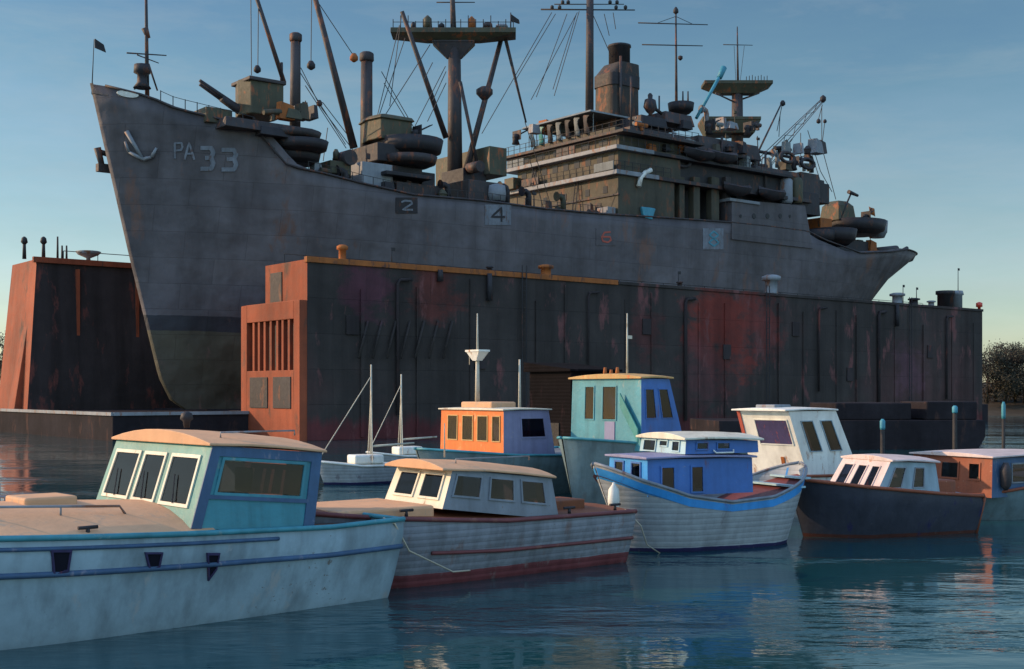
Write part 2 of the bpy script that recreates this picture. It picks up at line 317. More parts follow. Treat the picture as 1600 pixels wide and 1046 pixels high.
# ------------------------------------------------------------------ water
def make_water():
    m = bpy.data.materials.new('harbour water'); m.use_nodes = True
    t = m.node_tree; n = t.nodes; l = t.links; b = n['Principled BSDF']
    b.inputs['Base Color'].default_value = (.006, .050, .058, 1); b.inputs['Roughness'].default_value = .05; b.inputs['IOR'].default_value = 1.6
    g = n.new('ShaderNodeNewGeometry')
    def nz(sc, ms, rot, det):
        mm = n.new('ShaderNodeMapping'); mm.inputs['Scale'].default_value = ms; mm.inputs['Rotation'].default_value = (0, 0, rot)
        x = n.new('ShaderNodeTexNoise'); x.inputs['Scale'].default_value = sc; x.inputs['Detail'].default_value = det; x.inputs['Roughness'].default_value = .5
        l.new(g.outputs['Position'], mm.inputs[0]); l.new(mm.outputs[0], x.inputs[0]); return x.outputs[0]
    a = nz(.55, (1, 2.0, 1), .25, 3); c = nz(2.2, (1, 2.2, 1), -.2, 3)
    s = n.new('ShaderNodeMath'); s.operation = 'MULTIPLY_ADD'; s.inputs[1].default_value = .22; l.new(c, s.inputs[0]); l.new(a, s.inputs[2])
    bp = n.new('ShaderNodeBump'); lane = nz(.10, (.5, 3.2, 1), .08, 4); rl = n.new('ShaderNodeMapRange'); rl.inputs[1].default_value = .47; rl.inputs[2].default_value = .62; rl.inputs[3].default_value = .08; rl.inputs[4].default_value = .60; l.new(lane, rl.inputs[0]); l.new(rl.outputs[0], bp.inputs['Strength']); bp.inputs['Distance'].default_value = .25; l.new(s.outputs[0], bp.inputs['Height']); l.new(bp.outputs[0], b.inputs['Normal'])
    mb = MB(); mb.face([(-4000, -4000, 0), (4000, -4000, 0), (4000, 7000, 0), (-4000, 7000, 0)])
    o = mb.build('water', m); tag(o, kind='structure')
make_water()

# ------------------------------------------------------------------ far shore and trees
def shore(x0, x1, y0, y1, h):
    mb = MB(); nx, ny = 24, 8; rows = []
    for j in range(ny + 1):
        r = []
        for i in range(nx + 1):
            f = j / ny; z = -.3 + h * min(1, f * 2.2) ** .7 + (random.random() - .5) * .5 * (f > 0)
            if i in (0, nx): z = -.3
            r.append((lerp(x0, x1, i / nx) + random.uniform(-.8, .8), lerp(y0, y1, f) + random.uniform(-.8, .8), z))
        rows.append(r)
    mb.loft(rows); o = mb.build('far_shore', M['land']); tag(o, kind='structure')
shore(72, 190, 204, 300, 6.0); shore(-190, -84, 262, 380, 3.5)

def tree(x, y, z, h, spread, label, mat, seed=0):
    rnd = random.Random(seed)
    r = empty('shore_tree', (x, y, z)); tag(r, label, 'tree', 'trees on the far shore')
    tb = MB(); tb.tube((0, 0, -.3), (.15, 0, h * .55), .28, .15, 7)
    cl = []
    for k in range(16):
        a = rnd.random() * 6.28; rr = spread * rnd.uniform(.3, 1.15); zz = h * rnd.uniform(.06, .95)
        rr *= 1 - max(0, (zz / h - .6)) * 1.3
        p = (rr * math.cos(a), rr * math.sin(a), zz); cl.append((p, rnd.uniform(.55, 1.0) * spread * .42))
        tb.tube((.1, 0, h * rnd.uniform(.25, .5)), p, .09, .03, 5)
    tb.build('trunk', M['bark'], r)
    cb = MB()
    for p, s in cl:
        for k in range(190):
            d = Vector((rnd.gauss(0, .55), rnd.gauss(0, .55), rnd.gauss(0, .42))) * s
            c = Vector(p) + d; a = Vector((rnd.gauss(0, 1), rnd.gauss(0, 1), rnd.gauss(0, 1))).normalized(); b = a.orthogonal().normalized(); q = rnd.uniform(.08, .26)
            cb.face([c - a * q, c + b * q * .6, c + a * q, c - b * q * .6])
    for k in range(26):
        a_ = rnd.random() * 6.28; p0 = Vector((spread * .5 * math.cos(a_), spread * .5 * math.sin(a_), h * rnd.uniform(.75, .95)))
        for m in range(10):
            c = p0 + Vector((rnd.gauss(0, .15), rnd.gauss(0, .15), m * .11)); a = Vector((rnd.gauss(0, .4), rnd.gauss(0, .4), 1)).normalized(); b = a.orthogonal().normalized(); cb.face([c - a * .16, c + b * .07, c + a * .16, c - b * .07])
    cb.build('crown', mat, r, weld=False)

# ------------------------------------------------------------------ dry dock
DO = (45.0, 20.0, 0.0)
dock = empty('floating_dry_dock', S.world(45, 20, 0), S.a)
tag(dock, 'huge floating dry dock with dark sides and red oxide ends cradling the grey ship', 'dry dock')
def dpart(mb, name, mats, parent=None, bevel=0.0, off=DO): return mb.build(name, mats, parent or dock, off, bevel)
mb = MB(); mb.box(0.6, 103, 0.5, 42.3, -1, 2.3); mb.box(-12.6, 0.6, 9, 42.8, -1, 2.2); dpart(mb, 'pontoon', M['apron'], bevel=.08)
mb = MB(); mb.box(-12.75, -12.55, 9, 42.8, 2.05, 2.32); mb.box(-12.55, -.1, 8.85, 9.05, 2.05, 2.32); dpart(mb, 'deck_edge', M['edge'])
# near wing wall: tarred side, red oxide ends and top
WZ = 14.72
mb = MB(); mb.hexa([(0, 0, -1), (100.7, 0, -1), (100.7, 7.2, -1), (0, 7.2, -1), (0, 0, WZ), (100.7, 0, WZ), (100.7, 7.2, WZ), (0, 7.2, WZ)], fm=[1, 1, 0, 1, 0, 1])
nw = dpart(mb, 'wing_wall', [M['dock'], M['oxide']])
for k in range(1, 18):
    s_ = k * 5.75 + random.uniform(-1.6, 1.6); w_ = random.choice((.05, .07, .16)); mb = MB(); mb.box(s_ - w_, s_ + w_, -random.uniform(.05, .22), -.003, .2, WZ - random.uniform(.6, 2.4)); dpart(mb, 'plate_seam', M['dock'], nw)
mb = MB()                                  # leaning shores against the side
for k in range(7):
    a_ = S.pix(560 + k * 22, 560, -.4); b_ = S.pix(575 + k * 22, 502, -.15)
    mb.tube((a_[0], -.45, a_[1]), (b_[0], -.12, b_[1]), .11, .11, 6)
dpart(mb, 'leaning_struts', M['dock'], nw)
mb = MB(); mb.box(-.12, 34.5, -.16, .3, WZ - .25, WZ + .22); dpart(mb, 'edge_coaming', M['orange'], nw, .03)  # orange colour puts the sunlit, rusty top edge onto the near face
mb = MB(); mb.box(34.6, 100.8, -.12, .2, WZ - .2, WZ + .12); dpart(mb, 'edge_coaming', M['dock'], nw, .03)
for s_ in (22.5, 57.0, 84.0):
    mb = MB()
    for sg in (-.25, .25): mb.tube((s_ + sg, -.25, .3), (s_ + sg, -.25, WZ + .9), .05, .05, 5)
    for k in range(36): mb.tube((s_ - .25, -.25, .5 + k * .4), (s_ + .25, -.25, .5 + k * .4), .03, .03, 4)
    dpart(mb, 'wall_ladder', M['dark'], nw)
for s_, z0_, r_ in ((8.6, 2, .14), (30.5, 5, .1), (44, 1, .18), (66, 4, .12), (77.5, 2, .2), (92, 3, .14)):
    mb = MB(); mb.path([(s_, -.2, z0_), (s_, -.22, WZ - 1.6), (s_ + .2, -.22, WZ - 1.2), (s_ + 1.4, -.22, WZ - 1.1)], r_, 7); dpart(mb, 'wall_pipe', M['dockin'], nw)
for s_, z_ in ((4.2, 9.5), (17.5, 6.8), (38.5, 10.5), (50.5, 8.2), (62, 11), (72, 6), (88.5, 9)):
    mb = MB(); mb.box(s_ - .6, s_ + .6, -.14, -.01, z_ - .8, z_ + .8); dpart(mb, 'access_plate', M['dockin'], nw, .04)
# stepped gatehouse on the near end
mb = MB(); g0, g1 = 5.75, 9.9
mb.box(-.7, 0, 0, 1.0, -1, 11.4); mb.box(-.7, 0, 9.3, 10.4, -1, 11.4); mb.box(-.7, 0, 1.0, 9.3, g1, 11.4); mb.box(-.7, 0, 1.0, 9.3, -1, g0); mb.box(0, 6, 7.22, 10.4, -1, 11.4)
gh = dpart(mb, 'gatehouse', M['oxide'], nw, .05)
mb = MB(); mb.box(-.04, -.004, 1.0, 9.3, g0, g1); dpart(mb, 'recess_panel', M['dark'], gh)
for k in range(7):
    o_ = 1.9 + k * 1.05 + random.uniform(-.1, .1)
    mb = MB(); mb.box(-.62, -.3, o_ - .17, o_ + .17, g0 + .003, g1 - .003); dpart(mb, 'bar', M['oxide'], gh)
for a_, b_ in ((1.4, 4.4), (5.4, 8.6)):
    mb = MB(); mb.box(-.78, -.7, a_, b_, 2.6, 5.2); dpart(mb, 'door', M['dark'], gh, .02)
mb = MB(); mb.box(-.08, -.003, 4.2, 6.2, 11.5, 14.0); dpart(mb, 'hatch', M['dark'], nw, .02)
# far wing wall
mb = MB(); s0 = -11.1; zt = 16.8
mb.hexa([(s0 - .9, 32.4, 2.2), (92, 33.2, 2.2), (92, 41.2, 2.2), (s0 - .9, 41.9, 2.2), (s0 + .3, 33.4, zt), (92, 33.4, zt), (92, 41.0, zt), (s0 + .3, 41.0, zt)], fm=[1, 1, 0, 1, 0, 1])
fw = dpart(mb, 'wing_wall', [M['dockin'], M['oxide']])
mb = MB()
for k in range(9): mb.box(s0 + 4 + k * 6, s0 + 4.3 + k * 6, 32.9, 33.6, 2.3, zt - .8)
dpart(mb, 'wall_ribs', M['oxide'], fw)
mb = MB(); mb.box(s0 - .1, 60, 33.1, 33.5, zt - .35, zt + .2); dpart(mb, 'edge_coaming', M['oxide'], fw, .03)
mb = MB(); mb.hexa([(s0 - 1.6, 34.2, 2.2), (s0 - .5, 34.2, 2.2), (s0 - .5, 36.4, 2.2), (s0 - 1.6, 36.4, 2.2), (s0 - .2, 34.6, 10.5), (s0 + .2, 34.6, 10.5), (s0 + .2, 36.0, 10.5), (s0 - .2, 36.0, 10.5)])
dpart(mb, 'buttress', M['oxide'], fw, .05)
# gear on the wall tops
def bollard(px, py0, py1, o, r, mat, z0=WZ, head=True, parent=None):
    t, zt_ = S.pix(px, py0, o); h = max(.4, zt_ - z0)
    prof = [(r, 0), (r * .82, h * .15), (r * .8, h * .7)] + ([(r * 1.25, h * .74), (r * 1.25, h * .92), (r * .7, h)] if head else [(r * .6, h)])
    mb = MB(); mb.lathe((t, o, z0), prof, 12); return dpart(mb, 'bollard', mat, parent or nw)
bollard(535, 383, 405, .7, .38, M['orange']); bollard(765, 416, 432, .7, .28, M['dark']); bollard(853, 414, 443, .7, .6, M['orange']); bollard(690, 415, 420, .7, .3, M['dark'])
bollard(1062, 440, 455, .7, .3, M['dark']); bollard(1205, 430, 462, .7, .85, M['edge'])
bollard(1402, 458, 476, .8, .75, M['edge']); bollard(1428, 466, 478, .8, .6, M['dark']); bollard(1455, 470, 480, .8, .45, M['edge'])
t, z = S.pix(1477, 455, .9); mb = MB(); mb.lathe((t, .9, WZ), [(1.0, 0), (1.0, z - WZ - .5), (1.2, z - WZ - .45), (1.2, z - WZ)], 14); dpart(mb, 'vent_drum', M['dark'], nw)
t, z = S.pix(1493, 455, .9); mb = MB(); mb.lathe((t, .9, WZ), [(.85, 0), (.85, z - WZ - .6), (1.05, z - WZ - .5), (.9, z - WZ)], 14); dpart(mb, 'vent_drum', M['edge'], nw)
for px, y0_, y1_ in ((1497, 420, 455), (1432, 450, 478), (1411, 446, 470), (1060, 425, 455), (612, 388, 412)):
    t, z = S.pix(px, y0_, 1.4); mb = MB(); mb.tube((t, 1.4, WZ), (t, 1.4, z), .07, .04, 6); mb.box(t - .05, t + .35, 1.37, 1.43, z - .25, z + .05); dpart(mb, 'lamp_post', M['wire'], nw)
t, z = S.pix(1530, 489, .4); mb = MB(); mb.lathe((t, .4, WZ), [(.2, 0), (.2, .4), (.42, .45), (.42, .95), (.1, 1.1)], 10); dpart(mb, 'marker_light', simple('red lamp glass', (.6, .06, .03), .3), nw)
# hanging chains / fenders down the side
for px, y0_, y1_ in ((1402, 478, 510), (688, 415, 440), (765, 432, 470)):
    t, z = S.pix(px, y1_, -.3); mb = MB(); mb.tube((t, -.3, z), (t, -.3, WZ - .1), .28, .22, 8); dpart(mb, 'side_fender', M['dark'], nw)
mb = MB()                                   # handrail of the near wall
for k in range(30):
    s_ = 1.5 + k * 3.3; mb.tube((s_, 6.6, WZ), (s_, 6.6, WZ + 1.1), .04, .04, 5)
mb.path([(1.5, 6.6, WZ + 1.1), (97, 6.6, WZ + 1.1)], .035); dpart(mb, 'handrail', M['wire'], nw)
for px, y0_, hw in ((38, 374, .2), (68, 374, .2), (90, 370, .12), (97, 384, .12), (104, 384, .12)):
    t, z = S.pix(px, y0_, 34.2); mb = MB(); mb.tube((t, 34.2, zt), (t, 34.2, z), hw, hw * .7, 8)
    if hw > .15: mb.lathe((t, 34.2, z - .5), [(hw * .8, 0), (hw * 1.7, .2), (hw * 1.3, .6), (hw * .4, .75)], 8)
    dpart(mb, 'mooring_post', M['wire'], fw)
t, z = S.pix(138, 396, 34.4); mb = MB(); mb.lathe((t, 34.4, zt), [(.25, 0), (.2, .5), (1.0, .85), (1.25, 1.15), (1.1, 1.2)], 16); dpart(mb, 'capstan', M['edge'], fw)
mb = MB()
for k in range(6): mb.tube((s0 + 3 + k * 3.4, 33.8, zt), (s0 + 3 + k * 3.4, 33.8, zt + 1.0), .04, .04, 5)
mb.path([(s0 + 3, 33.8, zt + 1.0), (s0 + 20, 33.8, zt + 1.0)], .04); dpart(mb, 'handrail', M['wire'], fw)

# ------------------------------------------------------------------ the ship
CO = 20.0; ZK = 2.35; SO = (50.0, CO, ZK)
ship = empty('transport_ship', S.world(50, CO, ZK), S.a)
tag(ship, 'huge dark grey naval ship with masts and derricks, raised in the dry dock', 'ship')
def sp(mb, name, mats, parent=None, bevel=0.0): return mb.build(name, mats, parent or ship, SO, bevel)
STEM = [(2.35, -1.6), (3.2, -2.9), (5.3, -4.0), (16.2, -6.75), (24, -8.6), (31.2, -10.3)]
STERN = [(2.35, 96), (8, 97), (16.7, 102.2), (20, 105.5), (23, 110.5), (25.6, 114)]
BH = 8.6
def fdeck(x):
    if x < .2: r = (1 - (1 - x / .2) ** 2) ** .62
    elif x > .84: r = max(0.0, 1 - ((x - .84) / .16) ** 2.4) ** .5
    else: r = 1
    return r
def pexp(x):
    if x < .3: return lerp(1.15, .10, (x / .3) ** .8)
    if x > .78: return lerp(.10, .95, (x - .78) / .22)
    return .10
def hb(x, t): return max(.32 if x < .5 else .1, BH * fdeck(x) * max(t, .0005) ** pexp(x))
SHEER_PX = [(146, 132), (180, 139), (235, 153), (275, 171), (330, 184), (396, 200), (404, 206), (420, 224), (430, 240), (446, 257), (468, 264), (507, 272), (568, 288), (645, 305), (760, 315), (850, 327), (940, 335), (1040, 341), (1140, 348), (1200, 354), (1262, 362), (1290, 376), (1345, 396), (1395, 394), (1416, 390)]
sheer = []
for px, py in SHEER_PX:
    o_ = 14.0
    for _ in range(12):
        s_, z_ = S.pix(px, py, o_); a_ = interp(STEM, z_); b_ = interp(STERN, z_); x_ = min(1, max(0, (s_ - a_) / (b_ - a_))); o_ = CO - hb(x_, 1)
    sheer.append((s_, z_))
sheer.sort()
def zdeck(s): return interp(sheer, s)
def near_o(s, z):
    x = (s - interp(STEM, z)) / (interp(STERN, z) - interp(STEM, z)); x = min(1, max(0, x))
    return CO - hb(x, min(1, (z - ZK) / (zdeck(s) - ZK)))
def on_hull(px, py):
    o_ = 13.0
    for _ in range(14):
        s_, z_ = S.pix(px, py, o_); o_ = near_o(s_, z_)
    return s_, o_, z_
mb = MB(); NT = 26; XS = [i / 150 for i in range(151)]
for side in (-1, 1):
    rows = []
    for x in XS:
        sd_ = lerp(-10.3, 114, x); zd = zdeck(sd_); r = []
        for k in range(NT + 1):
            t = (k / NT) ** 1.6; z = ZK + (zd - ZK) * t; s_ = lerp(interp(STEM, z), interp(STERN, z), x)
            r.append((s_, CO + side * hb(x, t), z))
        rows.append(r)
    mb.loft(rows)
rows = []
for x in XS:
    zd = zdeck(lerp(-10.3, 114, x)); s_ = lerp(interp(STEM, zd), interp(STERN, zd), x); h = hb(x, 1)
    rows.append([(s_, CO - h, zd), (s_, CO - h + .12, zd - .02), (s_, CO - h * .9 + .1, zd - .75), (s_, CO + h * .9 - .1, zd - .75), (s_, CO + h - .12, zd - .02), (s_, CO + h, zd)])
mb.loft(rows, smooth=False)
# flat stem bar face and stern closing face
rings = []
for k in range(NT + 1):
    z = ZK + (31.2 - ZK) * (k / NT) ** 1.6; s_ = interp(STEM, z); rings.append([(s_, CO - .32, z), (s_ - .18, CO, z), (s_, CO + .32, z)])
mb.loft(rings)
hull = sp(mb, 'hull', M['hull'])
# rubbing strake and rail cap along the visible edge
pts = [(s_, near_o(s_, z_ - .02) - .04, z_ + .05) for s_, z_ in [(a, zdeck(a)) for a in [(-9.6 + i * 1.2) for i in range(101)]] if s_ < 112]
mb = MB(); mb.path(pts, .11, 6); sp(mb, 'rail_cap', M['mast'], hull)
mb = MB()
for i in range(3, 14):
    s_ = -8.5 + i * .95; z_ = zdeck(s_); o_ = near_o(s_, z_ - .05); mb.tube((s_, o_ + .15, z_), (s_, o_ + .15, z_ + 1.1), .045, .045, 5)
    if i > 3: mb.tube((s_, o_ + .15, z_ + 1.05), pr, .03, .03, 4)
    pr = (s_, o_ + .15, z_ + 1.05)
sp(mb, 'bow_railing', M['wire'])
mb = MB()
for i in range(34):
    s_ = 7 + i * 1.1; z_ = zdeck(s_); o_ = near_o(s_, z_ - .05); mb.tube((s_, o_ + .15, z_ - .3), (s_, o_ + .15, z_ + .9), .04, .04, 5)
    if i: mb.tube((s_, o_ + .15, z_ + .9), pr, .03, .03, 4)
    pr = (s_, o_ + .15, z_ + .9)
sp(mb, 'deck_railing', M['wire'])

# painted marks, laid on the plating
GLYPH = {'P': [[(0, 0), (0, 1), (.75, 1), (.85, .78), (.7, .55), (0, .5)]], 'A': [[(0, 0), (.45, 1), (.95, 0)], [(.2, .35), (.72, .35)]],
         '3': [[(0, .95), (.8, .95), (.95, .75), (.8, .54), (.35, .52)], [(.8, .54), (.95, .28), (.8, .05), (0, .05)]],
         '2': [[(0, .85), (.3, 1), (.8, .95), (.9, .7), (.1, .05), (.95, .05)]], '4': [[(.7, 0), (.7, 1), (0, .35), (.95, .35)]],
         '6': [[(.85, .95), (.3, .9), (.05, .45), (.15, .1), (.6, 0), (.9, .2), (.8, .5), (.15, .5)]], '8': [[(.5, .52), (.1, .75), (.5, 1), (.9, .75), (.5, .52), (.05, .25), (.5, 0), (.95, .25), (.5, .52)]]}
def stroke_mark(name, strokes, x0, x1, ytop, ybot, w, mat, parent, lift=.05):
    mb = MB()
    for st in strokes:
        pts = []
        for (a, b), (c, d) in zip(st[:-1], st[1:]):
            for k in range(5): pts.append((lerp(a, c, k / 5), lerp(b, d, k / 5)))
        pts.append(st[-1]); P = []
        for a, b in pts:
            s_, o_, z_ = on_hull(lerp(x0, x1, a), lerp(ybot, ytop, b)); P.append((s_, z_))
        rows = []
        for i, (s_, z_) in enumerate(P):
            a = P[max(0, i - 1)]; b = P[min(len(P) - 1, i + 1)]; dx, dz = b[0] - a[0], b[1] - a[1]; n = math.hypot(dx, dz) or 1
            nx_, nz_ = -dz / n * w / 2, dx / n * w / 2; row = []
            for q in (-1, 1):
                ss, zz = s_ + nx_ * q, z_ + nz_ * q; row.append((ss, near_o(ss, zz) - lift, zz))
            rows.append([row[0], row[1], (row[1][0], row[1][1] + lift * .8, row[1][2]), (row[0][0], row[0][1] + lift * .8, row[0][2])])
        mb.loft(rows, closed=True, smooth=False, cap=True)
    return sp(mb, name, mat, parent)
stroke_mark('hull_letter', GLYPH['P'], 273, 287, 224, 248, .16, M['mark'], hull)
stroke_mark('hull_letter', GLYPH['A'], 288, 304, 223, 250, .16, M['mark'], hull)
stroke_mark('hull_number', GLYPH['3'], 313, 334, 230, 266, .36, M['mark'], hull)
stroke_mark('hull_number', GLYPH['3'], 346, 370, 233, 267, .36, M['mark'], hull)
def panel(px0, px1, py0, py1, mat, glyph=None, gm=None, w=.18):
    rows = []
    for i in range(5):
        r = []
        for k in (0, 1):
            s_, o_, z_ = on_hull(lerp(px0, px1, i / 4), (py1, py0)[k]); r.append((s_, o_ - .05, z_))
        r += [(r[1][0], r[1][1] + .04, r[1][2]), (r[0][0], r[0][1] + .04, r[0][2])]; rows.append(r)
    mb = MB(); mb.loft(rows, closed=True, smooth=False, cap=True); p = sp(mb, 'station_panel', mat, hull)
    if glyph: stroke_mark('station_number', GLYPH[glyph], lerp(px0, px1, .25), lerp(px0, px1, .8), py0 + 5, py1 - 5, w, gm, p, .09)
panel(618, 652, 309, 334, M['dark'], '2', M['mark']); panel(757, 798, 320, 352, M['mark'], '4', M['dark'], .22)
panel(931, 962, 357, 384, M['hull'], '6', M['markred']); panel(1098, 1130, 357, 390, M['mark'], '8', M['turq'], .2)
# stem anchor on the near bow, another on the far side, and the pale hawse opening
def stockless(px, py, name, mat, flip=1):
    mb = MB(); s_, o_, z_ = on_hull(px, py)
    for a, b, r in [((-20, -26), (6, 18), .22), ((6, 18), (20, 14), .2), ((20, 14), (27, 0), .18), ((6, 18), (-16, 6), .2), ((-16, 6), (-22, -10), .16)]:
        p = on_hull(px + a[0] * flip, py + a[1]); q = on_hull(px + b[0] * flip, py + b[1]); mb.tube((p[0], p[1] - .2, p[2]), (q[0], q[1] - .2, q[2]), r, r * .6, 7)
    return sp(mb, name, mat, hull)
stockless(216, 232, 'anchor', M['edge'])
mb = MB(); t, z = S.pix(152, 240, CO + 1.5); mb.tube((t + 1.2, CO + 1.5, z), (t, CO + 1.5, z + .2), .25); mb.tube((t, CO + 1.5, z + .5), (t + .5, CO + 1.5, z - 1.3), .35, .25); mb.box(t, t + 1.4, CO + 1.2, CO + 1.9, z - 1.6, z - .9); sp(mb, 'anchor', M['mast'], hull)
mb = MB()
r0 = []
for k in range(18):
    a = 2 * math.pi * k / 18; s_, o_, z_ = on_hull(199 + 17 * math.cos(a), 147.5 + 5 * math.sin(a) + 2.5 * math.cos(a)); r0.append((s_, o_, z_))
mb.loft([[(a, b - .12, c) for a, b, c in r0], [(a, b + .05, c) for a, b, c in r0]], closed=True, cap=True); sp(mb, 'fairlead', M['white'], hull)  # the fairlead's white also carries the sunlit spot on the deck

# --- small builders in picture-measured positions on a plane of the ship
def spar(name, p, q, r0, r1=None, o=CO, o2=None, mat='mast', parent=None, n=8):
    a = S.pt(*p, o); b = S.pt(*q, o if o2 is None else o2); mb = MB(); mb.tube(a, b, r0, r1, n); return sp(mb, name, M[mat], parent)
def house(px0, px1, py0, py1, o0, o1, mat, name='deckhouse', taper=0.0, bev=.06, parent=None, depth=None):
    """a box whose near side spans px0..px1 on plane o0"""
    s0_, z1_ = S.pix(px0, py0, o0); s1_, _ = S.pix(px1, py0, o0); _, z0_ = S.pix(px0, py1, o0)
    mb = MB(); k = taper
    mb.hexa([(s0_, o0, z0_), (s1_, o0, z0_), (s1_, o1, z0_), (s0_, o1, z0_), (s0_ + k, o0 + k, z1_), (s1_ - k, o0 + k, z1_), (s1_ - k, o1 - k, z1_), (s0_ + k, o1 - k, z1_)])
    return sp(mb, name, M[mat] if isinstance(mat, str) else mat, parent, bev)
EX = (math.cos(S.a), -math.sin(S.a)); EY = (math.sin(S.a), math.cos(S.a))
def depth_of(px, o=CO):
    t, z = S.pix(px, 100, o); return S.P[1] + t * S.u[1] + o * S.v[1]
def fr_pt(px, py, D, back=0.0):
    X = (px - 800) / F * D; Y = D; dx, dy = X - S.P[0], Y - S.P[1]; t = dx * S.u[0] + dy * S.u[1]; o = dx * S.v[0] + dy * S.v[1]
    return Vector((t + EY[0] * back, o + EY[1] * back, HC + (Y0 - py) * D / F))
def fyard(name, p, q, r, parent, D, mat='wire'):
    mb = MB(); mb.tube(fr_pt(*p, D), fr_pt(*q, D), r, r * .7, 6); return sp(mb, name, M[mat], parent)
def tub(px, py0, py1, o, r, mat='dark', name='gun_tub', lip=1.08, n=20, parent=None, ex=1.0):
    t, z1_ = S.pix(px, py0, o); _, z0_ = S.pix(px, py1, o); h = z1_ - z0_
    mb = MB(); mb.lathe((t, o, z0_), [(r * .72, 0), (r * .92, h * .25), (r, h * .3), (r * lip, h), (r * lip - .15, h), (r * .9, h * .55)], n, ex); return sp(mb, name, M[mat], parent)

# bow: jackstaff, bow mast
js = spar('jackstaff', (144, 131), (147, 62), .05, .03, mat='wire'); t, z = S.pix(148, 66, CO); mb = MB(); mb.hexa([(t, CO - .05, z - .5), (t + 1.0, CO - .05, z - .75), (t + 1.0, CO + .05, z - .75), (t, CO + .05, z - .5), (t, CO - .05, z + .3), (t + .8, CO - .05, z - .1), (t + .8, CO + .05, z - .1), (t, CO + .05, z + .3)]); sp(mb, 'jack_flag', M['dark'], js)
bm_ = spar('bow_mast', (230, 150), (228, -30), .22, .12)
spar('crosstree', (198, 83), (260, 87), .07, .05, parent=bm_, n=6); spar('crosstree', (214, 86), (248, 99), .06, .04, parent=bm_, n=6); spar('crosstree', (226, 44), (232, 60), .34, .2, parent=bm_)
for a, b in (((232, 100), (246, 142)), ((228, 102), (210, 140))): spar('mast_strut', a, b, .1, .08, parent=bm_)
mb = MB(); t, z = S.pix(222, 138, CO - 1); _, z2 = S.pix(222, 100, CO - 1); mb.lathe((t, CO - 1, z), [(.8, 0), (.45, .5), (.42, (z2 - z) * .55), (.75, (z2 - z) * .62), (.7, (z2 - z) * .95), (.3, z2 - z)], 12); sp(mb, 'windlass', M['dark'])

# forecastle gun position
house(322, 362, 166, 190, 14.0, 26.0, 'gun', 'gun_platform'); house(352, 494, 180, 196, 12.2, 26, 'mast', 'gun_platform', taper=.2)
t0, z0 = S.pix(418, 180, 15.5); _, z1 = S.pix(418, 124, 15.5)
mb = MB(); h = z1 - z0
mb.loft([[(t0 + a * 1.55, 17.3 + b * 1.8, z0 + c) for a, b in ((-1, -.9), (1.1, -1), (1.2, .2), (1.0, 1), (-1, .95), (-1.35, 0))] for c in (0, h * .8, h * .84, h)], closed=True, smooth=False, cap=True)
gh_ = sp(mb, 'gun_house', M['gun'], None, .12); mb = MB(); mb.box(t0 - 1.9, t0 + 1.9, 15.35, 19.2, z1 - .3, z1 + .05); sp(mb, 'roof', M['mast'], gh_, .08)
for dz in (0, 6): spar('gun_barrel', (312, 126 + dz), (384, 176 + dz), .16, .26, o=17.5 + dz * .1, mat='dark', parent=gh_)
mb = MB(); a = S.pt(346, 154, 17.5); b = S.pt(392, 184, 17.5); mb.tube(a, b, .35, .55, 8); sp(mb, 'recoil_sleeve', M['dark'], gh_)
house(408, 497, 195, 209, 12.0, 24, 'dark', 'sponson', taper=.15); tub(455, 208, 222, 14, 2.6, 'mast'); tub(470, 222, 240, 13.5, 2.4); tub(462, 238, 258, 14.5, 2.2); house(436, 470, 205, 262, 15.5, 19.5, 'dark', 'gun_support')
spar('small_post', (440, 126), (440, 98), .16, .14)
kp = spar('kingpost', (461, 200), (462, 60), .56, .5); mb = MB(); t, z = S.pix(462, 52, CO); mb.lathe((t, CO, z - .9), [(.5, 0), (.62, .15), (.62, .75), (.4, .9)], 12); sp(mb, 'cap', M['mast'], kp)
kp2 = spar('kingpost', (572, 290), (573, 90), .68, .6); mb = MB(); t, z = S.pix(573, 82, CO); mb.lathe((t, CO, z - 1.0), [(.62, 0), (.75, .15), (.72, .85), (.5, 1.0)], 12); sp(mb, 'cap', M['mast'], kp2)
spar('boom', (398, -12), (444, 130), .2, .24); spar('boom', (490, -12), (553, 232), .26, .42)
def wire(p, q, r=.045, o=CO, o2=None): return spar('stay', p, q, r, r, o, o2, 'wire', n=5)
for p, q in [((392, -8), (393, 118)), ((404, -8), (403, 104)), ((487, -8), (486, 97)), ((497, 4), (553, 88)), ((470, 106), (500, 166)), ((500, 166), (551, 234)), ((477, 134), (541, 232)), ((504, 160), (546, 215)), ((468, 112), (540, 226)), ((512, 200), (505, 252))]: wire(p, q)
def block(px, py, r, mat='dark', o=CO):
    t, z = S.pix(px, py, o); mb = MB(); mb.lathe((t, o, z - r), [(r * .3, 0), (r, r * .5), (r, r * 1.3), (r * .5, r * 2.1)], 10); sp(mb, 'cargo_block', M[mat])
block(402, 109, .35); block(486, 103, .42); block(553, 91, .42, 'orange'); block(499, 162, .3)
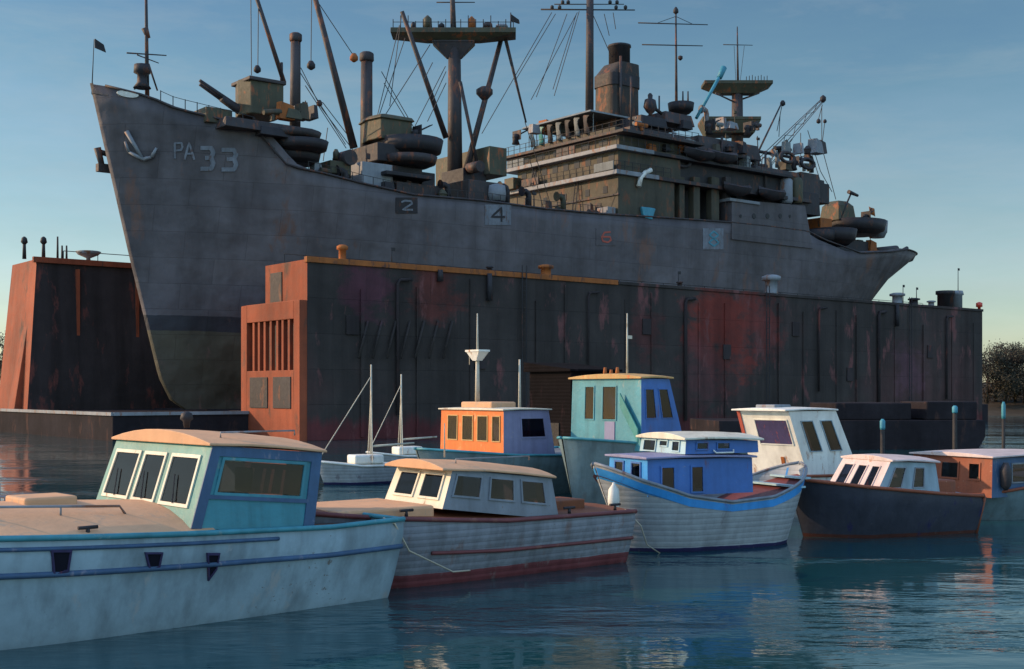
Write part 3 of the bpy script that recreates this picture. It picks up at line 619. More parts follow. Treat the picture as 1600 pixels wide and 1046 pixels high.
# gun two with its tubs behind the second post
house(566, 614, 252, 290, 13.5, 21, 'edge', 'deckhouse'); house(516, 549, 250, 270, 13, 17, 'gun', 'winch_house'); t, z = S.pix(525, 250, 14); mb = MB(); mb.lathe((t, 14, z), [(.3, 0), (.3, .7), (.15, 1.0)], 10); sp(mb, 'ventilator', M['gun'])
mb = MB(); t, z = S.pix(545, 247, 13); mb.tube((t, 12.6, z), (t, 14.2, z), .75, .75, 14); sp(mb, 'winch_drum', M['mast'])
t0, z0 = S.pix(612, 222, 17); _, z1 = S.pix(612, 178, 17); h = z1 - z0
mb = MB(); mb.loft([[(t0 + a * 1.7 * k, 18 + b * 2.2 * k, z0 + c) for a, b in ((-1.1, -.9), (1, -1), (1.25, 0), (1.0, 1), (-1, 1), (-1.3, 0))] for c, k in ((0, 1), (h * .7, 1), (h * .72, 1.12), (h * .85, 1.0), (h, .3))], closed=True, smooth=False, cap=True); sp(mb, 'gun_house', M['gun'], None, .1)
tub(640, 220, 248, 16.5, 3.2, 'dark'); house(590, 650, 222, 250, 15, 22, 'dark', 'gun_support'); tub(640, 246, 262, 15, 2.6, 'mast'); house(604, 676, 266, 272, 12.5, 20, 'dark', 'gun_platform'); house(600, 660, 256, 290, 14.5, 21, 'dark', 'gun_support')
house(620, 692, 283, 308, 13.2, 22, 'mast', 'deckhouse'); house(655, 680, 268, 300, 15, 20, 'dark', 'winch_house')
# main mast with its wide top
mc = spar('main_mast', (711, 306), (710, 62), .86, .66, n=14); spar('topmast', (709, 62), (706, -30), .34, .24, parent=mc)
DM = depth_of(710)
def wedge(x0, x1, y0, y1, k, wd, name, mat, parent, D, lip=.5, cx=None):
    """platform seen square on: rim x0..x1 at row y0, narrowing to a foot at row y1"""
    cx = (x0 + x1) / 2 if cx is None else cx; a = fr_pt(x0, y0, D); b = fr_pt(x1, y0, D); c = fr_pt(lerp(cx, x1, k), y1, D); d = fr_pt(lerp(cx, x0, k), y1, D)
    e = Vector((EY[0], EY[1], 0)); dn = Vector((0, 0, -lip)); w2 = wd * max(k, .35)
    mb = MB(); mb.hexa([d - e * w2, c - e * w2, c + e * w2, d + e * w2, a + dn - e * wd, b + dn - e * wd, b + dn + e * wd, a + dn + e * wd])
    a2, b2 = a + dn * .99, b + dn * .99; mb.hexa([a2 - e * (wd + .06), b2 - e * (wd + .06), b2 + e * (wd + .06), a2 + e * (wd + .06), a - e * (wd + .06), b - e * (wd + .06), b + e * (wd + .06), a + e * (wd + .06)])
    return sp(mb, name, M[mat], parent, .04)
pf = wedge(612, 806, 49, 66, .42, 1.4, 'mast_platform', 'gun', mc, DM, .55, 708)
wedge(676, 742, 66, 92, .35, .8, 'platform_bracket', 'mast', mc, DM, .2, 710)
mb = MB(); tops = []
for k in range(17):
    px = lerp(616, 802, k / 16); a = fr_pt(px, 49, DM, -1.3); mb.tube(a, a + Vector((0, 0, random.choice((.7, .9, 1.3)))), .05, .05, 5); tops.append(a + Vector((0, 0, .6)))
mb.path(tops, .035); sp(mb, 'platform_railing', M['wire'], pf)
for px, h_, r, m_ in ((668, 1.7, .5, 'gun'), (737, 1.6, .42, 'orange'), (690, .9, .35, 'dark'), (646, 1.0, .3, 'dark'), (762, 1.0, .55, 'mast'), (784, .8, .7, 'edge')):
    a = fr_pt(px, 49, DM); mb = MB(); mb.lathe(tuple(a), [(r * .5, 0), (r * .5, .3), (r, .4), (r * .9, h_ * .8), (r * .2, h_)], 10); sp(mb, 'searchlight', M[m_], pf)
fyard('signal_yard', (682, 4), (742, 4), .07, mc, DM)
spar('boom', (628, 18), (697, 216), .22, .32); spar('boom', (784, 58), (728, 268), .26, .36, o=18); spar('boom', (719, 128), (748, 268), .2, .16, o=17.5); spar('boom', (789, 58), (822, 192), .2, .1, o=17)
t, z = S.pix(757, 146, 18); mb = MB(); mb.lathe((t, 18, z - .8), [(.25, 0), (.9, .7), (.9, 1.2), (.4, 1.5)], 10); sp(mb, 'cargo_block', M['mast'])
mb = MB(); t, z = S.pix(798, 20, 18); mb.tube((t, 18, z - 1.6), (t, 18, z), .08, .06, 6); mb.hexa([(t, 17.9, z - .9), (t + 1.2, 17.9, z - 1.0), (t + 1.2, 18.1, z - 1.0), (t, 18.1, z - .9), (t, 17.9, z - .2), (t + 1.1, 17.9, z - .6), (t + 1.1, 18.1, z - .6), (t, 18.1, z - .2)]); sp(mb, 'signal_flag', M['dark'], mc)
for p, q in [((628, 20), (609, 166)), ((624, 40), (590, 180)), ((633, 60), (586, 200)), ((672, 70), (602, 180)), ((696, 104), (642, 210)), ((697, 112), (676, 158)), ((697, 130), (668, 190)), ((676, 98), (662, 126)), ((596, 112), (655, 214)), ((600, 130), (650, 212)), ((820, 190), (864, 332)), ((829, 254), (851, 332)), ((745, 265), (753, 300)), ((784, 60), (757, 150))]: wire(p, q, o=18.5)
house(765, 792, 228, 272, 16, 26, 'gun', 'winch_house'); house(724, 760, 262, 300, 17, 21, 'dark', 'winch_house'); house(732, 780, 280, 316, 12.8, 24, 'mast', 'deckhouse'); mb = MB(); t, z = S.pix(742, 262, 16); mb.tube((t, 15, z), (t, 17, z), .6, .6, 12); sp(mb, 'winch_drum', M['mast'])
mb = MB(); t, z = S.pix(776, 300, 12.6); mb.lathe((t, 12.6, z - 1), [(.9, 0), (1.0, .8), (.9, 1.6), (.3, 1.8)], 12); sp(mb, 'cable_reel', M['edge'])

# --- bridge block: front corner of the near side is at column 967
SF = S.pix(967, 300, 11.8)[0]
def level(zt_py, zb_py, o0, o1, s0_, s1_, mat, name='bridge_deck', bev=.05, parent=None, ref=11.8):
    z1_ = S.pix(967, zt_py, ref)[1]; z0_ = S.pix(967, zb_py, ref)[1]
    mb = MB(); mb.box(s0_, s1_, o0, o1, z0_, z1_); return sp(mb, name, M[mat], parent, bev), z0_, z1_
l1, za, zb = level(272, 342, 11.9, 31.5, SF, SF + 9, 'sup', 'bridge_house')
l2, zc, zd_ = level(234, 266, 11.9, 29.8, SF, SF + 10, 'sup', 'bridge_house')
level(266, 273, 11.4, 33.5, SF - .7, SF + 6, 'edge', 'deck_ledge'); level(228, 234.5, 11.2, 31.5, SF - .9, SF + 5, 'edge', 'deck_ledge'); level(267, 273, 11.5, 30, SF + 6, SF + 34, 'mast', 'deck_ledge'); level(229, 234, 11.4, 30, SF + 5, SF + 30, 'dark', 'deck_ledge')
l3, ze, zf = level(207, 228, 12.4, 32.0, SF + .6, SF + 11, 'sup', 'bridge_wing'); level(203, 208, 10.8, 33.0, SF - .3, SF + 13, 'mast', 'deck_ledge')
l4, zg, zh = level(190, 203, 14.0, 28.5, SF + 1.5, SF + 12, 'sup', 'open_bridge')
level(302, 305, 11.7, 29, SF - .15, SF + .1, 'dark', 'belt_rail')
# bulwark with hung canvas and awning posts
o0, z_ = S.pixs(832, 190, SF + 2); o1_, _ = S.pixs(930, 190, SF + 2)
for k in range(7):
    o_ = lerp(o0, o1_, (k + .5) / 7); mb = MB(); rows = []
    for j in range(6):
        rows.append([(SF + 1.3 - .25 * math.sin(j * 1.1) - .1, o_ - .55 + .05 * j, zh + 2.0 - j * .42), (SF + 1.0 - .1 * math.cos(j), o_, zh + 2.0 - j * .42), (SF + 1.3, o_ + .55 - .06 * j, zh + 2.0 - j * .42)])
    mb.loft(rows + [[(a + .12, b, c) for a, b, c in reversed(r)] for r in reversed(rows)], smooth=True); sp(mb, 'canvas_bundle', M[('canvas', 'teal', 'dark', 'canvas', 'dark', 'canvas', 'mast')[k]], l4)
mb = MB()
for k in range(9):
    o_ = lerp(o0 + .3, o1_, k / 8); mb.tube((SF + 1.7, o_, zh), (SF + 1.7, o_, zh + 2.3), .05, .05, 5)
mb.hexa([(SF + .8, o1_ - .5, zh + 2.25), (SF + 9, o1_ - .5, zh + 2.25), (SF + 9, o0 + .8, zh + 2.25), (SF + .8, o0 + .8, zh + 2.25), (SF + 1, o1_ - .3, zh + 2.5), (SF + 9, o1_ - .3, zh + 2.5), (SF + 9, o0 + .5, zh + 2.5), (SF + 1, o0 + .5, zh + 2.5)])
sp(mb, 'awning', M['canvas'], l4)
def wins(par, o_list, s_, z0_, z1_, wd):
    for o_ in o_list:
        mb = MB(); mb.box(s_ - .04, s_ - .004, o_ - wd / 2, o_ + wd / 2, z0_, z1_); sp(mb, 'window', M['glass'], par)
wins(l2, [lerp(13, 28.5, k / 8) for k in range(9)], SF, lerp(zc, zd_, .5), lerp(zc, zd_, .85), .9)
wins(l1, [14, 17, 21, 24.5, 28], SF, lerp(za, zb, .62), lerp(za, zb, .78), .7)
wins(l3, [15, 18, 20.5, 23, 26, 29], SF + .6, lerp(ze, zf, .4), lerp(ze, zf, .8), 1.4)
for o_ in (15.2, 22.5): 
    mb = MB(); mb.box(SF - .06, SF - .004, o_ - .5, o_ + .5, za + .2, za + 2.1); sp(mb, 'door', M['dark'], l1)
# small boxes and lockers breaking the front
for a, b, c, d, m_ in ((12.2, 14.0, za, za + 1.3, 'edge'), (17.5, 19.5, za, za + .9, 'orange'), (24, 27, za, za + 1.1, 'mast'), (29, 30.8, zc, zc + 1.4, 'gun')):
    mb = MB(); mb.box(SF - 1.3, SF - .1, a, b, c, d); sp(mb, 'deck_locker', M[m_], None, .06)
# funnel
t0 = S.pix(964, 150, CO)[0]; zf0 = S.pix(975, 205, 17)[1]; zf1 = S.pix(975, 120, 17)[1]; zf2 = S.pix(975, 90, 17)[1]; zf3 = S.pix(975, 58, 17)[1]
def frame_ring(s_, o_, a, b, z_, n=40, p=3.2):
    r = []
    for k in range(n):
        c, d = math.cos(2 * math.pi * k / n), math.sin(2 * math.pi * k / n); r.append((s_ + a * abs(c) ** (2 / p) * (1 if c > 0 else -1), o_ + b * abs(d) ** (2 / p) * (1 if d > 0 else -1), z_))
    return r
mb = MB(); mb.loft([frame_ring(t0, CO, 2.35, 1.9, zf0, p=5), frame_ring(t0, CO, 2.3, 1.85, zf1, p=5), frame_ring(t0, CO, 2.4, 1.95, zf1, p=5), frame_ring(t0 + .02, CO, 2.38, 1.95, zf2 - 1.5, p=5), frame_ring(t0 + .7, CO, 1.7, 1.75, zf2, p=5)], closed=True, cap=True, smooth=False)
fn = sp(mb, 'funnel', M['funnel']); mb = MB(); mb.loft([frame_ring(t0 + .4, CO, 1.25, 1.25, zf2 - .02, p=2.2), frame_ring(t0 + .4, CO, 1.25, 1.25, zf3 - .3, p=2.2), frame_ring(t0 + .4, CO, 1.38, 1.38, zf3 - .25, p=2.2), frame_ring(t0 + .4, CO, 1.35, 1.35, zf3, p=2.2), frame_ring(t0 + .4, CO, 1.1, 1.1, zf3 - .02, p=2.2)], closed=True, cap=True); sp(mb, 'funnel_cap', M['dark'], fn)
mb = MB(); mb.loft([frame_ring(t0, CO, 2.43, 1.98, lerp(zf0, zf1, .9), p=5), frame_ring(t0 + .01, CO, 2.42, 1.985, lerp(zf1, zf2, .35), p=5)], closed=True, smooth=False); sp(mb, 'funnel_band', M['dark'], fn)
mb = MB(); mb.tube((t0 - 1.4, CO - 2.1, zf0), (t0 - 1.4, CO - 2.1, zf2 + .4), .14, .16, 8); sp(mb, 'steam_pipe', M['mast'], fn)
# fore mast ahead of the funnel
fm = spar('bridge_mast', (921, 190), (922, -30), .5, .42, n=12)
DF = depth_of(921)
for a, b, r in (((845, 15), (992, 16), .1), ((866, 7), (975, 7), .07)):
    y_ = fyard('signal_yard', a, b, r, fm, DF)
    for k in (.12, .2, .8, .9):
        c_ = fr_pt(lerp(a[0], b[0], k), a[1], DF); mb = MB(); mb.lathe(tuple(c_), [(.05, 0), (.22, .1), (.2, .4), (.05, .5)], 8); sp(mb, 'signal_lamp', M['wire'], y_)
for p, q in [((862, 20), (753, 209)), ((868, 22), (804, 128)), ((902, 20), (830, 156)), ((900, 24), (864, 140)), ((886, 22), (838, 152)), ((944, 22), (952, 56)), ((958, 20), (962, 46)), ((905, 18), (866, 150)), ((925, 20), (1000, 190))]: wire(p, q)
# signal mast further aft
t2 = S.pix(1055, 37, CO)[0]; sm = spar('signal_mast', (1057, 190), (1056, 18), .2, .1)
for a, b in (((997, 36), (1106, 39)), ((1003, 70), (1098, 72))):
    fyard('signal_yard', a, b, .08, sm, depth_of(1055))
for a, b in (((1056, 26), (1028, 36)), ((1056, 26), (1082, 38))): spar('yard_brace', a, b, .04, .04, mat='wire', parent=sm, n=5)
t, z = S.pix(1056, 20, CO); mb = MB(); mb.lathe((t, CO, z - .2), [(.1, 0), (.35, .2), (.3, .6), (.1, .9)], 8); sp(mb, 'masthead_lamp', M['dark'], sm); t, z = S.pix(1063, 91, CO); mb = MB(); mb.lathe((t, CO, z - .3), [(.1, 0), (.3, .2), (.3, .5), (.1, .6)], 8); sp(mb, 'lamp', M['dark'], sm)
# director post right of the funnel
t, z = S.pix(1016, 205, 15); _, z2 = S.pix(1016, 146, 15); h = z2 - z; mb = MB(); mb.lathe((t, 15, z), [(.32, 0), (.25, h * .45), (.55, h * .5), (.95, h * .62), (.75, h * .82), (.3, h * .86), (.35, h * .95), (.15, h)], 12, 1.0, .7); sp(mb, 'signal_lamp_post', M['dark'])
spar('sight_tube', (1012, 162), (1034, 178), .22, .2, o=15, mat='dark')
# clutter of the after bridge
tub(1064, 162, 178, 16, 1.5, 'dark'); house(1040, 1086, 172, 190, 14.5, 22, 'mast', 'director_house', taper=.3); house(1002, 1044, 178, 194, 14, 22, 'dark', 'deckhouse', taper=.2)
for px in (1067, 1075): spar('ready_post', (px, 164), (px, 143), .12, .08, o=16, mat='dark')
a = S.pt(1088, 185, 15); b = S.pt(1132, 106, 15); mb = MB(); mb.tube(a, b, .2, .22, 8); bl = sp(mb, 'paravane_boom', M['turq'])
mb = MB(); a = S.pt(1124, 122, 15); b = S.pt(1131, 106, 15); mb.tube(a, b, .34, .4, 8); sp(mb, 'boom_head', M['turq'], bl)
house(985, 1150, 196, 214, 13.5, 26, 'mast', 'deckhouse', taper=.2); house(975, 1100, 210, 232, 12.6, 27, 'dark', 'deckhouse'); house(1092, 1190, 210, 234, 13, 26, 'mast', 'deckhouse', taper=.3)
house(1000, 1200, 232, 236, 11.6, 28, 'sup', 'deck_ledge'); house(975, 1296, 234, 270, 12.6, 27.5, 'dark', 'boat_deck_house')
# gallery of columns on the near side
house(975, 1146, 270, 346, 14.2, 26, 'dark', 'gallery_wall')
for k, px in enumerate((996, 1018, 1038, 1062, 1084, 1112, 1134)):
    house(px, px + (9, 11, 13, 8, 10, 12, 8)[k], 276, 346, 12.0, 12.9, 'sup' if k not in (0, 6) else 'mast', 'column', parent=None)
mb = MB(); pts = [S.pt(998, 292, 11.6), S.pt(1001, 278, 11.6), S.pt(1008, 270, 11.6), S.pt(1017, 266, 11.6)]; mb.path(pts, .28, 8); sp(mb, 'boat_davit', M['white'])
mb = MB(); t, z = S.pix(1012, 332, 11.6); mb.hexa([(t - .8, 11.3, z - .7), (t + .5, 11.3, z - .9), (t + .6, 12.0, z - .6), (t - .7, 12.0, z - .6), (t - 1.1, 11.5, z + .6), (t + 1.2, 11.4, z + .5), (t + .9, 12.1, z + .7), (t - .9, 12.0, z + .5)]); sp(mb, 'tarpaulin', M['turq'], None, .15)
# after deckhouse, flush with the side, with portholes
s0_, z1_ = S.pix(1143, 312, 11.35); s1_, _ = S.pix(1262, 345, 11.35); mb = MB(); zb_ = zdeck(s0_) - 2
mb.hexa([(s0_, 11.3, zb_), (s1_ + 1.0, 11.3, zb_), (s1_ + 1, 28.6, zb_), (s0_, 28.6, zb_), (s0_, 11.3, z1_), (s1_ - .6, 11.3, S.pix(1240, 319, 11.35)[1]), (s1_ - .6, 28.6, S.pix(1240, 319, 11.35)[1]), (s0_, 28.6, z1_)]); ph = sp(mb, 'after_house', M['hull'])
for px, r in ((1157, .2), (1178, .34), (1199, .34), (1219, .3), (1234, .2)):
    t, z = S.pix(px, 338, 11.3); mb = MB(); mb.tube((t, 11.32, z), (t, 11.24, z), r, r, 14); sp(mb, 'porthole', M['glass'], ph)
house(1141, 1188, 309, 314, 11.1, 16, 'edge', 'deck_ledge')
for px0, px1, py0, py1, o0_, m_ in ((1150, 1262, 278, 312, 13.2, 'dark'), (1172, 1290, 262, 284, 12.6, 'dark'), (1252, 1282, 268, 306, 12.4, 'mast'), (1180, 1250, 258, 266, 12.2, 'mast'), (1240, 1282, 296, 332, 12.0, 'dark')): house(px0, px1, py0, py1, o0_, 26, m_, 'after_deckhouse', taper=.12)
for px, m_ in ((1228, 'edge'), (1244, 'gun')):
    t, z = S.pix(px, 298, 12.2); mb = MB(); mb.lathe((t, 12.2, z - 1.7), [(.7, 0), (.85, .3), (.85, 2.9), (.6, 3.3)], 12); sp(mb, 'raft_drum', M[m_])
# after mast with two tops
am = spar('after_mast', (1152, 262), (1152, 138), .82, .7, n=12); spar('topmast', (1153, 132), (1152, 42), .16, .07, parent=am)
t3 = S.pix(1152, 138, CO)[0]
DA = depth_of(1152)
mt = wedge(1098, 1204, 130, 148, .5, 1.5, 'mast_platform', 'gun', am, DA, .45); wedge(1094, 1184, 188, 212, .8, 2.2, 'gun_tub', 'gun', am, DA, .4)
for a, b in (((1152, 158), (1186, 146)), ((1152, 162), (1118, 146))): spar('platform_strut', a, b, .12, .1, parent=am)
for k in range(8):
    a = fr_pt(1164 + k * 4.6, 130, DA, -1); mb = MB(); mb.tube(a, a + Vector((0, 0, .6 + .1 * (k % 3))), .05, .05, 5); sp(mb, 'insulator', M['wire'], mt)
fyard('signal_yard', (1130, 70), (1176, 71), .06, am, DA)
wire((1156, 132), (1163, 72), .03); wire((1150, 132), (1147, 72), .03)
# after derricks
def lattice(p, q, wd, o, mat='mast'):
    a = Vector(S.pt(*p, o)); b = Vector(S.pt(*q, o)); mb = MB(); up = Vector((0, 0, 1)); d = (b - a).normalized(); side = d.cross(up).normalized(); n2 = side.cross(d)
    for sg in (-1, 1):
        for sg2 in (-1, 1): mb.tube(a + n2 * wd * sg + side * wd * sg2 * .6, b + n2 * wd * .25 * sg + side * wd * .15 * sg2, .06, .045, 5)
    for k in range(12):
        t = k / 12; t2_ = (k + 1) / 12; w1 = lerp(wd, wd * .25, t); w2_ = lerp(wd, wd * .25, t2_); sg = 1 if k % 2 else -1; mb.tube(a.lerp(b, t) + n2 * w1 * sg, a.lerp(b, t2_) - n2 * w2_ * sg, .04, .04, 4)
    o_ = sp(mb, 'derrick', M[mat]); t, z = q; mb = MB(); mb.lathe(tuple(b - Vector((0, 0, .4))), [(.15, 0), (.42, .3), (.42, .7), (.1, 1.0)], 10); sp(mb, 'derrick_head', M['dark'], o_); return o_
lattice((1186, 262), (1286, 156), .75, 16); spar('boom', (1172, 264), (1222, 160), .14, .1, o=16); spar('boom', (1152, 231), (1264, 251), .22, .2, o=15.5, mat='dark'); block(1223, 162, .35, o=16)
for p, q in [((1222, 164), (1214, 205)), ((1219, 178), (1217, 214)), ((1238, 218), (1206, 258)), ((1285, 164), (1278, 190)), ((1284, 166), (1284, 232)), ((1284, 230), (1306, 312)), ((1262, 204), (1282, 268)), ((1282, 268), (1300, 300)), ((1251, 208), (1251, 262)), ((1289, 188), (1284, 230)), ((1268, 240), (1294, 322))]: wire(p, q, .05, 16)
block(1279, 190, .3, o=16); block(1289, 190, .25, o=16)
# rails, ladders, rafts and pipes that break up the deckhouses
def rail_line(name, pts, h=1.0, step=1.1, parent=None):
    mb = MB(); P = [Vector(p) for p in pts]
    for a, b in zip(P[:-1], P[1:]):
        n = max(1, int((b - a).length / step))
        for k in range(n + 1): q = a.lerp(b, k / n); mb.tube(q, q + Vector((0, 0, h)), .04, .04, 5)
        for f_ in (.5, 1): mb.tube(a + Vector((0, 0, h * f_)), b + Vector((0, 0, h * f_)), .03, .03, 5)
    return sp(mb, name, M['wire'], parent)
zl1 = S.pix(967, 266, 11.8)[1]; zl2 = S.pix(967, 228, 11.8)[1]; zl3 = S.pix(967, 203, 11.8)[1]
rail_line('bridge_rail', [(SF - .6, 33, zl1), (SF - .6, 11.5, zl1), (SF + 8, 11.5, zl1)], parent=l1); rail_line('bridge_rail', [(SF - .8, 31, zl2), (SF - .8, 11.3, zl2), (SF + 24, 11.5, zl2)], parent=l2); rail_line('bridge_rail', [(SF - .2, 32.5, zl3), (SF - .2, 10.9, zl3), (SF + 12, 10.9, zl3)], parent=l3)
for o_, a_, b_, m_ in ((13.5, zl1, zl1 + 1.0, 'canvas'), (26.5, zl1, zl1 + .95, 'mast'), (20.0, zl2, zl2 + 1.0, 'mast'), (29.3, zl2, zl2 + .9, 'canvas')):
    mb = MB(); mb.box(SF - .78, SF - .66, o_ - 1.6, o_ + 1.6, a_ + .05, b_); sp(mb, 'canvas_dodger', M[m_], None, .03)
for o_, za_, zb__ in ((18.6, za, zl1), (26.0, zc, zl2)):
    mb = MB()
    for sg in (-.25, .25): mb.tube((SF - .9, o_ + sg, za_), (SF - .15, o_ + sg, zb__), .05, .05, 5)
    for k in range(9): mb.tube((lerp(SF - .9, SF - .15, k / 9), o_ - .25, lerp(za_, zb__, k / 9)), (lerp(SF - .9, SF - .15, k / 9), o_ + .25, lerp(za_, zb__, k / 9)), .035, .035, 5)
    sp(mb, 'ladder', M['dark'])
for px, py, o_, m_ in ((1010, 246, 12.3, 'mast'), (1040, 250, 12.3, 'canvas'), (1066, 252, 12.3, 'dark'), (1230, 246, 12.2, 'mast'), (1262, 256, 12.2, 'dark')):
    t, z = S.pix(px, py, o_); mb = MB(); rr = []
    for j in range(17):
        a = 2 * math.pi * j / 16; rr.append([(t + (1.0 + .22 * math.cos(b)) * math.cos(a) * 1.3, o_ + .22 * math.sin(b), z + (.62 + .22 * math.cos(b)) * math.sin(a)) for b in [i * math.pi / 4 for i in range(8)]])
    mb.loft(rr, closed=True); rf_ = sp(mb, 'life_raft', M[m_])
for px, py0, py1, o_ in ((792, 292, 322, 14), (826, 300, 328, 13), (880, 308, 330, 12.6), (700, 290, 312, 13), (540, 268, 284, 13), (1104, 172, 196, 15), (1180, 236, 262, 14), (1215, 240, 262, 15), (1268, 246, 270, 15)):
    t, z1 = S.pix(px, py0, o_); _, z0 = S.pix(px, py1, o_); mb = MB(); r_ = .32; mb.path([(t, o_, z0), (t, o_, z1 - .5), (t - .12, o_, z1 - .15), (t - .45, o_, z1), (t - .75, o_, z1 - .02)], r_, 9); mb.tube((t - .7, o_, z1 - .02), (t - .95, o_, z1 - .05), r_, r_ * 1.7, 10); sp(mb, 'cowl_vent', M[random.choice(('mast', 'gun', 'dark', 'edge'))])
for px, py0, py1, o_, r_ in ((986, 120, 206, 14.5, .12), (1128, 214, 268, 13, .16), (1196, 236, 312, 12.4, .14), (1030, 150, 180, 16, .1)): spar('standpipe', (px, py1), (px, py0), r_, r_, o=o_)
# anti-aircraft mounts on the upper decks
for px, py, o_ in ((1108, 206, 13.5), (1168, 208, 14), (1240, 262, 13), (806, 222, 30), (650, 218, 15.5), (1352, 346, 16.5)):
    t, z = S.pix(px, py, o_); mb = MB(); mb.lathe((t, o_, z - .3), [(.5, 0), (.3, .6), (.45, .8), (.4, 1.2), (.1, 1.3)], 10)
    for sg in (-.18, .18): mb.tube((t, o_ + sg, z + .7), (t + 1.9, o_ + sg, z + 1.7), .09, .06, 6)
    mb.box(t + .1, t + .18, o_ - .8, o_ + .8, z + .2, z + 1.4); sp(mb, 'twin_mount', M['dark'])
rg = random.Random(21)
def scatter(nm, n, pxa, pxb, ybase, hmin, hmax, o0_, o1_):
    for _ in range(n):
        px = rg.uniform(pxa, pxb); o_ = rg.uniform(o0_, o1_); t, z0_ = S.pix(px, ybase(px) if callable(ybase) else ybase, o_); h = rg.uniform(hmin, hmax); w_ = rg.uniform(.2, .9); d_ = rg.uniform(.3, .9); k = rg.random(); m_ = rg.choice(('dark', 'mast', 'dark', 'gun', 'sup', 'edge', 'mast', 'canvas', 'orange'))
        mb = MB()
        if k < .4: mb.hexa([(t - w_, o_ - d_, z0_ - .4), (t + w_, o_ - d_, z0_ - .4), (t + w_, o_ + d_, z0_ - .4), (t - w_, o_ + d_, z0_ - .4), (t - w_ * rg.uniform(.5, 1), o_ - d_ * .8, z0_ + h), (t + w_ * rg.uniform(.5, 1), o_ - d_ * .8, z0_ + h * rg.uniform(.7, 1)), (t + w_ * .9, o_ + d_ * .8, z0_ + h), (t - w_ * .9, o_ + d_ * .8, z0_ + h)])
        elif k < .62: mb.lathe((t, o_, z0_ - .4), [(w_ * .7, 0), (w_ * .7, h * .8), (w_ * .85, h * .85), (w_ * .3, h + .4)], 10)
        elif k < .8: mb.tube((t, o_, z0_ - .4), (t + rg.uniform(-.3, .3), o_, z0_ + h * 1.8), .09, .06, 6); mb.box(t - .25, t + .25, o_ - .1, o_ + .1, z0_ + h * 1.3, z0_ + h * 1.6)
        else: mb.tube((t - w_, o_, z0_ + .2), (t + w_, o_, z0_ + .2 + rg.uniform(-.1, .3)), .28, .28, 9); mb.box(t - .15, t + .15, o_ - .2, o_ + .2, z0_ - .5, z0_ + .1)
        sp(mb, nm, M[m_], None, .03)
dk = lambda px: interp(SHEER_PX, px) - 2
scatter('deck_gear', 22, 480, 770, dk, .5, 1.9, 12.6, 17); scatter('deck_gear', 16, 985, 1195, 198, .4, 1.5, 13.5, 17); scatter('deck_gear', 14, 1090, 1280, 236, .4, 1.6, 12.6, 15); scatter('deck_gear', 10, 985, 1140, 232, .4, 1.2, 12.2, 13.2)
scatter('deck_gear', 10, 1160, 1285, 262, .4, 1.5, 12.8, 16); scatter('deck_gear', 9, 1262, 1375, lambda px: interp([(1262, 362), (1300, 385), (1380, 396)], px), .5, 1.7, 13.5, 18); scatter('deck_gear', 9, 830, 960, 204, .4, 1.2, 24, 30); scatter('deck_gear', 7, 410, 495, 181, .4, 1.3, 13, 18); scatter('deck_gear', 7, 790, 960, lambda px: 322 + (px - 790) * .09, .5, 1.6, 13, 16)
# stern gun position
tub(1338, 346, 368, 17, 3.6, 'dark', ex=1.2); tub(1272, 362, 382, 14, 2.6, 'dark'); tub(1298, 360, 384, 14, 3.2, 'dark'); house(1262, 1360, 366, 396, 15.5, 24.5, 'dark', 'gun_support', taper=.1); tub(1371, 346, 372, 17, 1.35, 'edge', 'locker_and_lit_end'); house(1236, 1296, 374, 384, 12.5, 17, 'dark', 'gun_platform')  # pale drum: the lit end of the gun tub, put into its colour
t0, z0 = S.pix(1318, 346, 17); _, z1 = S.pix(1318, 314, 17); h = z1 - z0
mb = MB(); mb.loft([[(t0 + a * 1.8 * k, 18 + b * 2.0 * k, z0 + c) for a, b in ((-1, -.8), (.9, -1), (1.1, .9), (-1, .9))] for c, k in ((0, 1), (h * .75, .85), (h, .5))], closed=True, smooth=False, cap=True); sg_ = sp(mb, 'gun_shield', M['gun'], None, .1)
spar('gun_barrel', (1312, 344), (1330, 302), .14, .12, o=16.5, mat='dark', parent=sg_); spar('gun_barrel', (1326, 300), (1340, 306), .3, .2, o=16.5, mat='dark', parent=sg_); 
fl = spar('flagstaff', (1345, 348), (1362, 326), .1, .06, o=17, mat='dark'); t, z = S.pix(1358, 326, 17); mb = MB()
mb.loft([[(t + k * .28, 17 + .12 * math.sin(k * 1.3), z + .3 - k * .06), (t + k * .28, 17.05 + .12 * math.sin(k * 1.3), z + .3 - k * .06), (t + k * .28 + .2, 17.05 + .12 * math.sin(k * 1.3), z - .65 - k * .1), (t + k * .28 + .2, 17 + .12 * math.sin(k * 1.3), z - .65 - k * .1)] for k in range(5)], closed=True, cap=True); sp(mb, 'ensign', M['orange'], fl)
house(1282, 1300, 340, 362, 15, 20, 'orange', 'locker_and_lit_end'); a = S.pt(1368, 393, 16.5); b = S.pt(1400, 389, 18); mb = MB(); mb.tube(a, b, .55, .5, 10); sp(mb, 'depth_charge_rack', M['dark'])
mb = MB(); a = S.pt(1402, 398, 19); b = S.pt(1417, 388, 19.5); mb.tube(a, b, .5, .3, 8); sp(mb, 'stern_chock', M['dark'])
